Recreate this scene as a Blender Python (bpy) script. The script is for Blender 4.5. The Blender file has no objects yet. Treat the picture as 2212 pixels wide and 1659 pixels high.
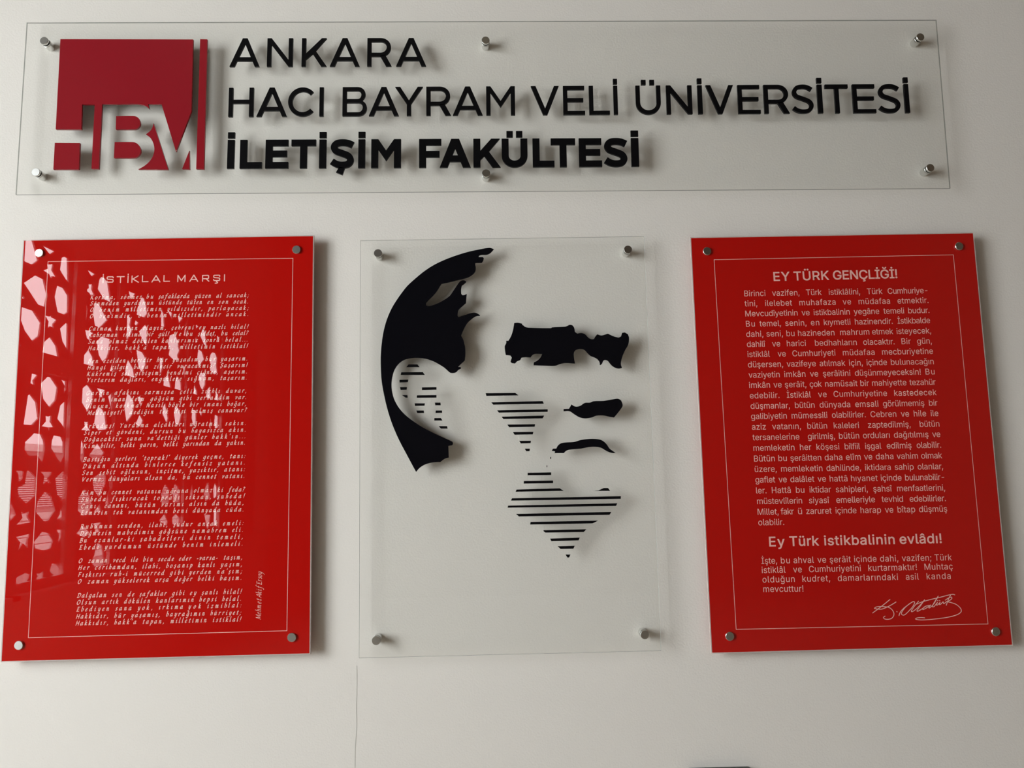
import bpy, math, random
from mathutils import Matrix, Vector
from mathutils.geometry import tessellate_polygon
random.seed(7)

# generated measurements, millimetres on the wall plane (x across, z up)
CAM={"lens":27.53831058630029,"R":[[0.99969077,0.01728201,-0.01787998],[-0.01569828,-0.11903746,-0.99276566],[-0.01928537,0.99273935,-0.11872935]],"loc":[0,-1.65,1.6]}
RECTS={"sign":[-0.0136,2.408,2.0113,0.3907,-0.0063],"left":[-0.6914,1.6883,0.6124,0.8636,0.0024],"mid":[0.0157,1.678,0.6067,0.8605,0.0008],"right":[0.7265,1.6734,0.6153,0.8647,0.0031]}
SANS=[
["EY TÜRK GENÇLİĞİ!",[592.58,2006.27],[0.99997,0.00769],[0.0,34.01,43.41,118.35,128.09,265.93],1],
["Birinci vazifen, Türk istiklâlini, Türk Cumhuriye-",[527.4,1973.63],[1.0,0.00193],[0.0,45.17,59.7,118.18,132.41,165.9,181.27,248.61,263.53,296.78,308.14,393.77],0],
["tini, ilelebet muhafaza ve müdafaa etmektir.",[526.84,1951.74],[0.99999,0.00329],[0.0,27.06,43.98,101.55,117.36,194.91,210.38,228.18,244.36,311.91,328.12,394.66],0],
["Mevcudiyetinin ve istikbalinin yegâne temeli budur.",[527.25,1929.9],[0.99999,0.00345],[0.0,111.54,120.41,137.33,146.2,223.31,232.19,286.68,295.74,340.09,349.0,394.39],0],
["Bu temel, senin, en kıymetli hazinendir. İstikbalde",[527.33,1907.97],[0.99999,0.0036],[0.0,18.94,28.9,74.7,84.03,129.07,138.57,156.45,166.43,223.28,232.96,313.7,324.21,394.1],0],
["dahi, seni, bu hazineden mahrum etmek isteyecek,",[526.91,1885.8],[0.99999,0.00329],[0.0,36.07,42.97,77.79,85.5,102.68,110.23,187.89,200.06,262.4,268.52,313.68,320.95,394.76],0],
["dahilî ve harici bedhahların olacaktır. Bir gün,",[527.01,1864.33],[1.0,0.00181],[0.0,39.54,53.63,70.77,84.88,125.29,144.87,233.82,247.81,314.62,329.6,349.27,362.97,394.43],0],
["istiklâl ve Cumhuriyeti müdafaa mecburiyetine",[527.14,1842.75],[1.0,0.00112],[0.0,47.31,64.1,81.22,95.31,186.64,202.74,270.18,286.25,394.88],0],
["düşersen, vazifeye atılmak için, içinde bulunacağın",[526.89,1820.78],[1.0,0.00044],[0.0,74.22,82.21,143.76,152.08,206.52,214.53,243.6,251.93,295.25,303.6,394.88],0],
["vaziyetin imkân ve şerâitini düşünmeyeceksin! Bu",[527.11,1798.88],[1.0,0.00099],[0.0,65.5,75.38,120.07,129.97,147.22,157.28,215.38,225.3,365.22,375.49,394.76],0],
["imkân ve şerâit, çok namüsait bir mahiyette tezahür",[526.86,1777.2],[1.0,-0.0001],[0.0,44.06,51.54,68.73,75.58,120.83,128.0,153.68,160.7,229.25,235.48,253.54,260.41,333.22,339.62,395.23],0],
["edebilir. İstiklâl ve Cumhuriyetine kastedecek",[527.22,1755.11],[1.0,0.00044],[0.0,62.27,77.85,128.76,144.2,162.04,176.86,289.88,305.37,395.11],0],
["düşmanlar, bütün dünyada emsali görülmemiş bir",[527.58,1733.25],[1.0,-0.00061],[0.0,82.49,93.44,134.75,145.56,209.99,220.56,269.47,279.51,366.81,376.88,394.78],0],
["galibiyetin mümessili olabilirler. Cebren ve hile ile",[527.49,1711.62],[1.0,-0.00128],[0.0,74.9,85.21,160.09,170.09,241.19,251.53,305.82,315.69,332.9,343.1,369.09,378.98,394.94],0],
["aziz vatanın, bütün kaleleri zaptedilmiş, bütün",[527.83,1689.58],[1.0,-0.00154],[0.0,29.24,42.67,102.8,116.58,157.93,172.04,225.09,244.14,333.8,353.38,394.79],0],
["tersanelerine girilmiş, bütün orduları dağıtılmış ve",[527.87,1667.62],[1.0,-0.00101],[0.0,98.22,116.08,173.04,181.49,223.79,232.03,288.03,297.24,369.84,378.11,394.82],0],
["memleketin her köşesi bilfiil işgal edilmiş olabilir.",[528.52,1645.56],[1.0,-0.00164],[0.0,85.91,97.43,121.1,132.16,179.88,191.26,223.43,234.19,268.23,279.64,331.63,342.74,394.01],0],
["Bütün bu şerâitten daha elîm ve daha vahim olmak",[528.53,1623.42],[1.0,-0.00113],[0.0,43.26,50.97,68.45,76.16,140.47,147.88,184.65,192.22,223.08,230.5,247.57,255.0,291.86,298.98,343.31,350.44,394.35],0],
["üzere, memleketin dahilinde, iktidara sahip olanlar,",[528.86,1601.72],[0.99999,-0.00336],[0.0,45.54,54.97,141.17,149.67,221.85,230.4,284.07,292.76,332.26,340.8,393.96],0],
["gaflet ve dalâlet ve hattâ hıyanet içinde bulunabilir-",[528.89,1580.03],[0.99999,-0.00482],[0.0,41.08,48.45,65.39,72.93,122.71,129.78,147.07,154.93,191.89,199.44,255.06,261.68,305.04,312.61,394.4],0],
["ler. Hattâ bu iktidar sahipleri, şahsî menfaatlerini,",[529.21,1557.95],[0.99999,-0.00467],[0.0,21.44,32.71,71.87,82.84,100.24,111.06,155.78,165.98,232.48,243.96,283.3,293.69,394.09],0],
["müstevlîlerin siyasî emelleriyle tevhid edebilirler.",[529.85,1536.08],[0.99999,-0.00411],[0.0,93.51,107.91,150.52,164.63,245.32,259.14,303.77,317.61,393.17],0],
["Millet, fakr ü zaruret içinde harap ve bîtap düşmüş",[529.86,1514.3],[0.99999,-0.00362],[0.0,43.22,47.91,74.77,83.83,91.96,100.71,153.42,161.71,205.09,213.59,256.23,264.54,281.8,290.74,327.33,335.5,393.98],0],
["olabilir.",[530.05,1493.04],[0.99998,-0.00593],[0.0,53.44],0],
["Ey Türk istikbalinin evlâdı!",[550.59,1450.15],[1.0,-0.00138],[0.0,31.08,41.96,101.86,113.53,258.78,269.71,356.21],1],
["İşte, bu ahval ve şerâit içinde dahi, vazifen; Türk",[531.98,1415.43],[1.0,-0.00285],[0.0,32.07,40.13,58.42,66.17,108.07,115.52,133.22,140.67,184.19,191.22,237.28,244.75,282.13,289.92,350.58,357.61,393.21],0],
["istiklâl ve Cumhuriyetini kurtarmaktır! Muhtaç",[531.69,1396.9],[1.0,-0.00195],[0.0,48.74,64.54,82.35,97.07,203.83,219.4,319.44,335.48,393.79],0],
["olduğun kudret, damarlarındaki asil kanda",[532.14,1377.96],[1.0,-0.00226],[0.0,65.99,81.93,138.74,154.7,278.48,294.8,321.55,337.88,387.38],0],
["mevcuttur!",[532.6,1359.07],[0.99994,-0.01056],[0.0,82.08],0]]
CALL=[
["Korkma, sönmez bu şafaklarda yüzen al sancak;",[-851.28,1988.68],[1.0,-0.00092],[0.0,50.95,62.4,105.87,116.55,130.69,141.22,206.03,217.36,250.9,262.24,272.96,283.52,329.57]],
["Sönmeden yurdumun üstünde tüten en son ocak.",[-851.81,1975.79],[1.0,-0.00255],[0.0,59.52,70.81,131.67,142.98,190.75,201.75,233.21,244.22,256.81,267.51,287.98,299.01,329.74]],
["O benim milletimin yıldızıdır, parlayacak;",[-851.2,1962.11],[1.0,-0.00271],[0.0,6.57,19.86,60.56,73.56,147.72,160.43,233.76,246.34,329.73]],
["O benimdir, o benim milletimindir ancak.",[-851.38,1948.46],[1.0,-0.00141],[0.0,6.87,20.63,87.88,101.18,107.44,119.5,159.79,173.11,272.0,283.79,329.87]],
["Çatma, kurban olayım, çehreni ey nazlı hilal!",[-851.77,1922.05],[0.99999,-0.00319],[0.0,41.65,55.7,100.21,111.93,159.49,171.23,217.42,228.7,240.92,252.36,283.73,295.02,330.03]],
["Kahraman ırkıma bir gül! Ne bu şiddet, bu celal?",[-851.63,1908.47],[1.0,-0.00239],[0.0,58.92,70.93,108.38,119.0,133.37,144.33,165.27,175.43,191.07,202.02,215.32,226.27,263.38,274.82,288.14,298.8,330.17]],
["Sana olmaz dökülen kanlarımız sonra helal...",[-852.26,1894.46],[1.0,-0.00207],[0.0,30.04,43.28,80.67,92.36,142.28,152.45,226.5,238.23,271.87,284.4,330.29]],
["Hakkıdır, hakk'a tapan, milletimin istiklal!",[-851.17,1880.61],[1.0,-0.00123],[0.0,63.78,76.23,119.85,132.32,175.07,189.11,262.22,273.16,329.33]],
["Ben ezelden beridir hür yaşadım, hür yaşarım.",[-851.05,1853.48],[1.0,0.00085],[0.0,21.26,32.12,77.63,88.82,131.27,142.47,163.34,175.02,231.42,242.81,263.87,274.79,329.44]],
["Hangi çılgın bana zincir vuracakmış? Şaşarım!",[-851.22,1839.89],[1.0,0.0002],[0.0,37.05,49.46,84.07,95.72,124.92,136.89,172.83,184.65,262.51,273.74,329.59]],
["Kükremiş sel gibiyim, bendimi çiğner, aşarım.",[-851.55,1826.48],[1.0,-0.00045],[0.0,59.33,70.96,87.25,98.88,151.53,164.42,215.57,226.93,269.73,282.19,329.73]],
["Yırtarım dağları, enginlere sığmam, taşarım.",[-851.59,1813.57],[1.0,-0.00061],[0.0,57.57,68.73,121.11,133.52,194.7,207.13,261.54,274.77,329.73]],
["Garbın afakını sarmışsa çelik zırhlı duvar,",[-851.16,1786.56],[1.0,-0.00091],[0.0,46.33,57.93,107.41,119.64,179.59,192.3,225.02,236.66,274.69,286.96,329.08]],
["Benim iman dolu göğsüm gibi serhaddim var.",[-851.31,1772.79],[1.0,-0.00012],[0.0,38.57,51.23,79.79,91.38,119.2,131.88,179.87,191.79,216.58,227.73,294.42,306.22,329.05]],
["Ulusun, korkma! Nasıl böyle bir imanı boğar,",[-851.16,1759.2],[1.0,-0.0003],[0.0,50.09,61.66,113.06,124.49,158.04,169.64,202.12,213.42,230.76,242.37,279.09,290.41,329.19]],
["'Medeniyet!' dediğin tek dişi kalmış canavar?",[-850.86,1745.47],[1.0,0.00094],[0.0,76.86,90.12,138.71,151.08,169.0,181.82,204.54,216.13,259.92,271.53,329.62]],
["Arkadaş! Yurduma alçakları uğratma, sakın.",[-852.69,1717.99],[1.0,0.00288],[0.0,59.77,72.54,131.02,142.58,204.41,216.14,275.9,288.72,330.78]],
["Siper et gövdeni, dursun bu hayasızca akın.",[-852.55,1704.66],[1.0,0.00178],[0.0,34.07,45.74,55.72,67.55,123.21,135.52,181.26,193.28,207.76,219.79,284.58,296.17,330.62]],
["Doğacaktır sana va'dettiği günler hakk'ın...",[-851.93,1690.89],[1.0,0.00259],[0.0,75.16,87.13,116.93,128.92,194.92,206.78,250.37,261.93,329.82]],
["Kim bilir, belki yarın, belki yarından da yakın.",[-852.08,1677.31],[0.99999,0.00385],[0.0,23.74,35.22,64.34,75.84,103.92,114.97,151.05,162.9,191.64,202.87,256.27,267.51,280.92,292.16,329.47]],
["Bastığın yerleri 'toprak!' diyerek geçme, tanı:",[-851.61,1649.91],[0.99999,0.00348],[0.0,54.58,65.44,107.84,119.33,174.38,186.19,233.02,244.23,285.73,298.5,329.58]],
["Düşün altında binlerce kefensiz yatanı.",[-851.75,1636.26],[0.99999,0.00424],[0.0,45.5,58.49,113.09,126.09,187.23,200.26,261.94,274.68,329.55]],
["Sen şehit oğlusun, inçitme, yazıktır, atanı:",[-852.36,1622.63],[0.99999,0.00495],[0.0,21.81,34.77,66.37,78.28,137.58,150.89,205.41,218.12,276.39,288.66,330.12]],
["Verme, dünyaları alsan da, bu cennet vatanı.",[-852.51,1609.34],[0.99999,0.00385],[0.0,42.36,54.26,117.13,128.59,162.84,174.31,192.97,204.9,219.44,231.38,272.29,284.24,330.11]],
["Kim bu cennet vatanın uğruna olmaz ki feda?",[-851.59,1582.36],[1.0,0.00166],[0.0,24.33,35.44,49.44,60.55,100.15,111.57,159.78,171.22,215.5,227.27,263.96,275.12,286.29,297.31,329.77]],
["Şuheda fışkıracak toprağı sıksan, şuheda!",[-852.04,1568.85],[1.0,0.00238],[0.0,49.69,61.55,134.15,146.34,199.11,211.01,262.61,275.14,330.19]],
["Canı, cananı, bütün varımı alsın da hüda,",[-851.41,1555.04],[0.99999,0.00326],[0.0,34.75,47.36,96.44,109.67,149.68,161.58,206.97,218.71,253.49,264.63,278.98,291.35,328.32]],
["Etmesin tek vatanımdan beni dünyada cüda.",[-851.56,1541.73],[1.0,0.00259],[0.0,53.38,65.22,84.5,95.58,174.81,186.52,215.15,226.11,281.75,293.65,328.76]],
["Ruhumun senden, ilahi, şudur ancak emeli:",[-851.07,1514.28],[0.99999,0.00317],[0.0,63.42,74.78,125.26,137.85,175.2,187.05,225.34,236.75,275.84,287.26,328.39]],
["Değmesin mabedimin göğsüne namahrem eli.",[-851.2,1500.6],[0.99999,0.00347],[0.0,62.74,74.85,147.86,159.55,214.48,225.87,295.02,306.43,328.2]],
["Bu ezanlar-ki şahadetleri dinin temeli,",[-851.32,1486.8],[0.99999,0.00329],[0.0,14.64,30.04,108.65,121.67,208.95,221.84,262.82,275.42,328.16]],
["Ebedi yurdumun üstünde benim inlemeli.",[-851.44,1472.88],[0.99999,0.00355],[0.0,39.52,51.29,124.11,137.41,194.34,207.67,249.19,262.08,328.27]],
["O zaman vecd ile bin secde eder -varsa- taşım,",[-851.41,1446.16],[1.0,0.00229],[0.0,8.28,19.57,57.22,68.52,93.39,104.25,118.28,129.29,148.46,159.03,190.32,200.9,225.4,236.44,278.37,290.49,328.07]],
["Her cerihamdan, ilahi, boşanıp kanlı yaşım,",[-851.09,1432.61],[1.0,0.00169],[0.0,21.35,33.08,115.45,127.51,163.57,175.64,227.44,239.38,273.1,284.9,327.59]],
["Fışkırır ruh-i mücerred gibi yerden na'şım;",[-851.22,1418.95],[1.0,0.00106],[0.0,53.19,64.47,98.77,111.11,172.0,183.46,210.91,222.23,265.72,277.81,327.55]],
["O zaman yükselerek arşa değer belki başım.",[-851.33,1405.25],[0.99999,0.00317],[0.0,8.25,20.25,61.54,72.66,143.03,154.32,181.6,193.35,228.47,240.08,272.52,284.3,327.35]],
["Dalgalan sen de şafaklar gibi ey şanlı hilal!",[-851.27,1377.91],[0.99999,0.00325],[0.0,58.12,69.21,89.16,100.71,113.46,124.12,177.91,188.89,214.0,224.98,237.32,248.31,280.69,291.99,327.42]],
["Olsun artık dökülen kanlarımın hepsi helal.",[-851.4,1364.51],[1.0,0.00216],[0.0,38.6,49.83,82.77,94.01,146.05,157.75,233.03,244.3,278.61,289.9,327.4]],
["Ebediyen sana yok, ırkıma yok izmihlal:",[-851.22,1350.99],[0.99999,0.00378],[0.0,64.73,77.15,109.33,121.62,150.84,163.45,211.76,222.42,247.5,259.97,327.5]],
["Hakkıdır, hür yaşamış, bayrağımın hürriyet;",[-851.18,1337.05],[1.0,0.00269],[0.0,63.47,75.72,97.4,109.07,165.96,178.86,255.65,266.91,327.46]],
["Hakkıdır, hakk'a tapan, milletimin istiklal!",[-851.31,1323.88],[1.0,0.0025],[0.0,64.15,76.39,120.02,132.13,174.94,187.66,259.59,271.59,327.58]]]
TITLE=["İSTİKLAL MARŞI",[-828.17,2023.92],[1.0,-4e-05],[0.0,140.4,156.17,255.61]]
NAME=["Mehmet Akif Ersoy",[-484.12,1328.23],[0.00729,0.99997],93.28]
FRAME_L=[[-944.86,2071.88],[-429.67,2071.44],[-431.09,1303.57],[-944.83,1301.45]]
FRAME_R=[[466.07,2055.04],[984.59,2058.17],[988.54,1285.37],[472.43,1286.13]]
SIG=[
[[753.32,1312.9],[772.02,1325.18],[790.85,1338.67]],
[[802.84,1333.48],[792.33,1327.72],[782.72,1323.45],[771.62,1319.96],[760.87,1320.94],[757.88,1322.2],[763.49,1324.91],[775.11,1325.11],[787.33,1323.05],[793.9,1317.98],[796.77,1311.2],[795.23,1305.27],[790.25,1300.92],[782.43,1299.6],[776.35,1300.92],[775.04,1303.93],[778.28,1305.94]],
[[802.89,1314.35],[803.79,1313.88]],
[[806.92,1306.51],[809.7,1312.41],[816.47,1319.73],[827.94,1327.69],[836.9,1333.04],[841.03,1332.35],[837.82,1325.24],[828.53,1315.73],[818.61,1307.74],[813.23,1308.16],[812.79,1312.34],[819.68,1321.15],[829.61,1329.15]],
[[849.4,1334.26],[840.07,1324.44],[833.17,1315.63],[834.56,1313.66],[842.68,1318.41],[852.69,1327.16],[862.0,1336.68]],
[[861.98,1336.39],[852.51,1324.92],[844.79,1315.82],[847.02,1314.58],[856.72,1319.59],[863.28,1323.94]],
[[870.36,1325.28],[861.67,1323.22],[856.63,1318.55],[858.11,1317.62],[866.16,1321.33],[873.52,1325.96],[869.25,1321.26],[871.54,1320.77],[880.74,1328.79],[890.49,1343.26]],
[[890.49,1343.26],[880.86,1330.29],[876.85,1323.19],[880.23,1322.82],[887.89,1330.88]],
[[887.89,1330.88],[885.5,1326.44],[887.45,1325.65],[893.31,1330.76],[891.42,1326.76],[894.57,1327.29],[899.6,1331.68],[900.84,1328.06],[907.45,1332.7]],
[[845.04,1328.37],[857.83,1333.03],[876.81,1337.41],[895.75,1341.2],[911.61,1344.91],[921.05,1346.21],[924.83,1345.07]],
[[916.26,1344.81],[911.25,1337.12],[905.54,1324.96]],
[[904.54,1335.01],[911.9,1339.35],[917.77,1340.73],[917.45,1336.98],[909.71,1331.91],[915.0,1330.29],[925.52,1326.32],[932.75,1320.18],[935.63,1314.13],[932.53,1308.97],[922.05,1304.28],[901.56,1300.25],[873.47,1297.59],[853.3,1296.85],[842.57,1297.98],[840.37,1299.51],[844.38,1301.21],[852.15,1301.64],[859.05,1300.89]],
[[888.36,1334.62],[889.27,1334.3]],
[[892.37,1334.23],[893.27,1333.91]]]
LET=[[[-573.03,2500.5],[0.99997,-0.00786],65.18,[["A",0.5,65.33],["N",81.44,137.21],["K",156.53,211.12],["A",218.06,282.99],["R",299.35,352.6],["A",362.55,427.9]]],[[-573.32,2385.8],[0.99999,-0.00533],65.84,[["H",0.73,54.43],["A",61.15,126.77],["C",129.25,187.75],["I",196.61,205.61],["B",246.45,299.26],["A",303.55,368.34],["Y",360.09,420.64],["R",427.97,481.5],["A",485.45,550.27],["M",558.16,620.86],["V",655.57,716.89],["E",725.89,773.29],["L",782.48,827.42],["İ",836.0,845.13],["Ü",884.87,939.5],["N",951.86,1008.18],["İ",1020.76,1030.83],["V",1038.95,1099.7],["E",1109.06,1157.9],["R",1166.44,1221.89],["S",1227.94,1275.85],["İ",1284.77,1295.42],["T",1302.38,1352.84],["E",1362.69,1412.68],["S",1418.67,1467.86],["İ",1477.42,1487.17]]],[[-572.53,2269.08],[0.99997,-0.00755],64.35,[["İ",-0.03,14.76],["L",26.78,74.05],["E",81.28,130.66],["T",136.47,189.24],["İ",196.35,211.6],["Ş",220.11,271.12],["İ",280.09,294.99],["M",307.9,371.96],["F",410.82,458.7],["A",455.25,521.99],["K",527.83,586.39],["Ü",588.97,644.75],["L",655.78,702.67],["T",695.29,748.28],["E",756.03,805.8],["S",810.38,861.33],["İ",869.45,885.88]]]]
LOGO=[
[[-939.94,2567.42],[-652.57,2563.92],[-651.66,2399.46],[-681.91,2308.2],[-716.32,2415.83],[-745.04,2416.16],[-742.16,2404.97],[-747.72,2410.71],[-755.5,2414.45],[-768.02,2416.83],[-843.54,2417.29],[-844.35,2271.79],[-860.05,2271.99],[-859.35,2416.46],[-886.48,2417.17],[-885.43,2360.64],[-939.99,2361.7]],
[[-940.38,2331.22],[-887.08,2330.16],[-886.62,2270.75],[-940.65,2271.84]],
[[-812.43,2389.6],[-775.6,2389.57],[-767.89,2387.46],[-762.93,2382.55],[-760.35,2374.45],[-761.4,2366.8],[-765.96,2361.21],[-772.56,2359.48],[-811.99,2359.96]],
[[-813.3,2331.26],[-774.33,2330.78],[-765.66,2327.66],[-759.3,2320.17],[-756.9,2311.74],[-759.05,2302.97],[-765.45,2296.67],[-773.93,2295.18],[-813.39,2296.07]],
[[-732.06,2373.11],[-733.65,2364.05],[-738.14,2356.05],[-747.37,2347.71],[-738.56,2340.97],[-731.9,2330.25],[-728.43,2317.79],[-728.77,2305.79],[-733.1,2293.86],[-740.34,2283.99],[-749.53,2276.14],[-760.66,2269.72],[-696.96,2268.3]],
[[-653.45,2310.45],[-651.64,2268.31],[-667.79,2269.12]],
[[-637.47,2564.39],[-621.95,2563.82],[-621.26,2268.12],[-637.8,2268.73]]]
FACE={"hair_cutout":[[-3.86,2083.61],[-12.63,2086.87],[-33.52,2083.88],[-57.62,2078.96],[-81.71,2071.9],[-105.78,2063.22],[-129.83,2052.08],[-152.25,2037.68],[-169.85,2023.24],[-187.4,2007.21],[-200.15,1991.14],[-211.28,1975.09],[-220.8,1959.06],[-228.72,1941.43],[-235.04,1922.21],[-239.77,1899.82],[-242.43,1879.07],[-243.21,1869.51],[-244.02,1852.39],[-243.54,1828.55],[-241.96,1804.78],[-238.05,1781.05],[-231.81,1752.65],[-224.04,1725.9],[-213.97,1699.2],[-203.16,1675.7],[-190.83,1652.23],[-178.54,1628.84],[-171.33,1615.62],[-164.65,1623.19],[-153.79,1629.91],[-141.39,1633.53],[-128.99,1634.84],[-121.56,1634.7],[-115.79,1639.23],[-110.34,1642.21],[-104.13,1643.64],[-104.67,1667.66],[-96.89,1668.75],[-94.84,1672.13],[-96.04,1676.03],[-99.13,1677.64],[-117.71,1686.54],[-140.94,1697.86],[-159.54,1708.34],[-178.15,1721.16],[-193.67,1733.95],[-206.1,1748.27],[-215.43,1764.92],[-220.09,1780.73],[-221.64,1796.53],[-220.05,1812.31],[-215.33,1828.07],[-207.47,1839.84],[-196.47,1848.08],[-183.89,1851.69],[-168.17,1852.7],[-152.46,1850.84],[-136.77,1845.8],[-124.24,1839.22],[-111.74,1831.06],[-103.95,1823.78],[-99.28,1820.05],[-93.0,1819.15],[-86.7,1821.1],[-82.73,1825.32],[-77.19,1828.41],[-76.38,1830.14],[-78.73,1831.61],[-82.97,1831.68],[-77.08,1837.62],[-68.65,1845.44],[-67.07,1858.97],[-67.49,1873.44],[-68.83,1879.39],[-71.09,1889.03],[-75.72,1897.93],[-70.84,1909.9],[-62.75,1924.25],[-51.53,1934.56],[-43.54,1939.27],[-35.91,1939.96],[-35.57,1941.57],[-45.02,1946.57],[-54.55,1945.91],[-67.29,1942.07],[-80.81,1937.77],[-82.68,1940.7],[-81.46,1950.38],[-79.03,1955.19],[-71.81,1961.56],[-64.59,1967.92],[-62.76,1987.71],[-66.76,1985.33],[-71.54,1984.59],[-74.37,1987.56],[-74.57,1997.33],[-72.89,2005.44],[-66.46,2010.24],[-63.23,2013.78],[-67.18,2016.45],[-72.76,2016.54],[-77.57,2013.67],[-84.04,2004.8],[-92.12,1992.72],[-98.57,1983.87],[-108.17,1976.72],[-122.53,1968.84],[-136.84,1963.39],[-144.78,1962.39],[-148.73,1964.39],[-148.7,1969.25],[-144.7,1974.05],[-133.51,1985.23],[-125.49,1994.86],[-119.05,2005.34],[-115.82,2010.18],[-99.88,2013.2],[-77.52,2018.24],[-61.53,2022.41],[-50.28,2028.78],[-44.11,2036.05],[-42.88,2044.22],[-43.91,2050.8],[-43.54,2054.41],[-29.94,2054.7],[-26.67,2059.58],[-25.48,2064.49],[-27.37,2066.66],[-36.96,2067.13],[-35.32,2070.4],[-30.49,2071.97],[-19.27,2072.14],[-11.21,2075.81]],"brow_cutout":[[36.36,1923.21],[43.99,1923.73],[52.68,1921.65],[53.41,1918.74],[56.09,1917.57],[58.1,1915.12],[65.98,1912.89],[113.56,1910.99],[115.98,1912.57],[143.82,1913.73],[148.64,1915.58],[153.47,1917.6],[159.0,1916.38],[162.5,1911.0],[163.84,1902.12],[168.81,1898.33],[176.79,1899.49],[184.66,1896.95],[192.35,1888.78],[198.61,1885.78],[203.39,1886.18],[206.74,1891.76],[210.86,1896.2],[219.52,1893.64],[233.16,1897.28],[240.19,1893.62],[248.03,1890.27],[255.92,1888.53],[260.78,1890.87],[263.44,1898.56],[269.04,1899.27],[275.27,1895.46],[277.67,1887.37],[275.23,1872.94],[267.61,1860.24],[260.69,1844.34],[258.33,1831.6],[260.43,1823.91],[253.58,1822.75],[245.74,1824.96],[238.03,1830.67],[231.2,1839.57],[225.73,1841.74],[221.71,1839.73],[218.31,1832.92],[214.27,1830.44],[213.7,1837.15],[209.16,1843.61],[202.17,1847.73],[195.91,1850.23],[189.75,1855.93],[182.07,1864.07],[172.62,1865.83],[164.63,1863.88],[160.5,1858.03],[160.21,1847.64],[162.21,1834.83],[141.7,1836.3],[130.59,1834.41],[121.02,1831.07],[102.08,1831.39],[75.28,1832.8],[75.73,1838.69],[83.4,1842.55],[89.86,1848.82],[93.99,1856.26],[80.57,1856.97],[74.21,1855.16],[69.34,1849.49],[58.29,1849.99],[50.39,1849.49],[47.12,1844.28],[40.76,1841.68],[36.73,1837.28],[29.65,1838.2],[27.02,1841.11],[29.87,1849.84],[27.12,1854.35],[17.35,1855.63],[15.94,1864.45],[15.48,1874.05],[18.6,1880.41],[18.69,1885.54],[23.44,1885.46],[29.17,1895.48],[33.36,1907.47]],"eye_cutout":[[135.6,1739.8],[146.91,1740.07],[152.35,1749.1],[156.5,1745.88],[162.73,1744.19],[170.64,1745.94],[180.25,1751.75],[191.27,1752.19],[198.43,1754.9],[219.69,1755.31],[238.68,1758.13],[249.74,1759.2],[255.92,1755.77],[258.78,1747.52],[258.29,1742.8],[250.35,1731.92],[240.04,1720.32],[231.14,1721.89],[218.67,1724.63],[202.96,1724.44],[193.43,1721.01],[179.26,1719.38],[168.36,1721.93],[157.57,1728.4],[147.55,1735.02],[135.47,1735.08]],"moustache_cutout":[[108.33,1653.49],[111.39,1657.91],[118.33,1658.13],[121.06,1663.26],[127.26,1668.33],[136.85,1670.22],[155.09,1670.92],[168.22,1674.49],[182.17,1676.31],[196.08,1676.57],[209.92,1674.58],[217.59,1670.11],[223.47,1663.94],[228.41,1656.07],[235.18,1650.76],[241.1,1646.34],[232.44,1647.02],[223.02,1650.64],[211.11,1657.78],[200.76,1660.04],[186.87,1659.96],[171.17,1657.14],[157.27,1656.02],[145.1,1655.04],[138.1,1652.58],[133.66,1648.36],[113.75,1648.73],[115.91,1651.62],[112.13,1653.07]]}
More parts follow.
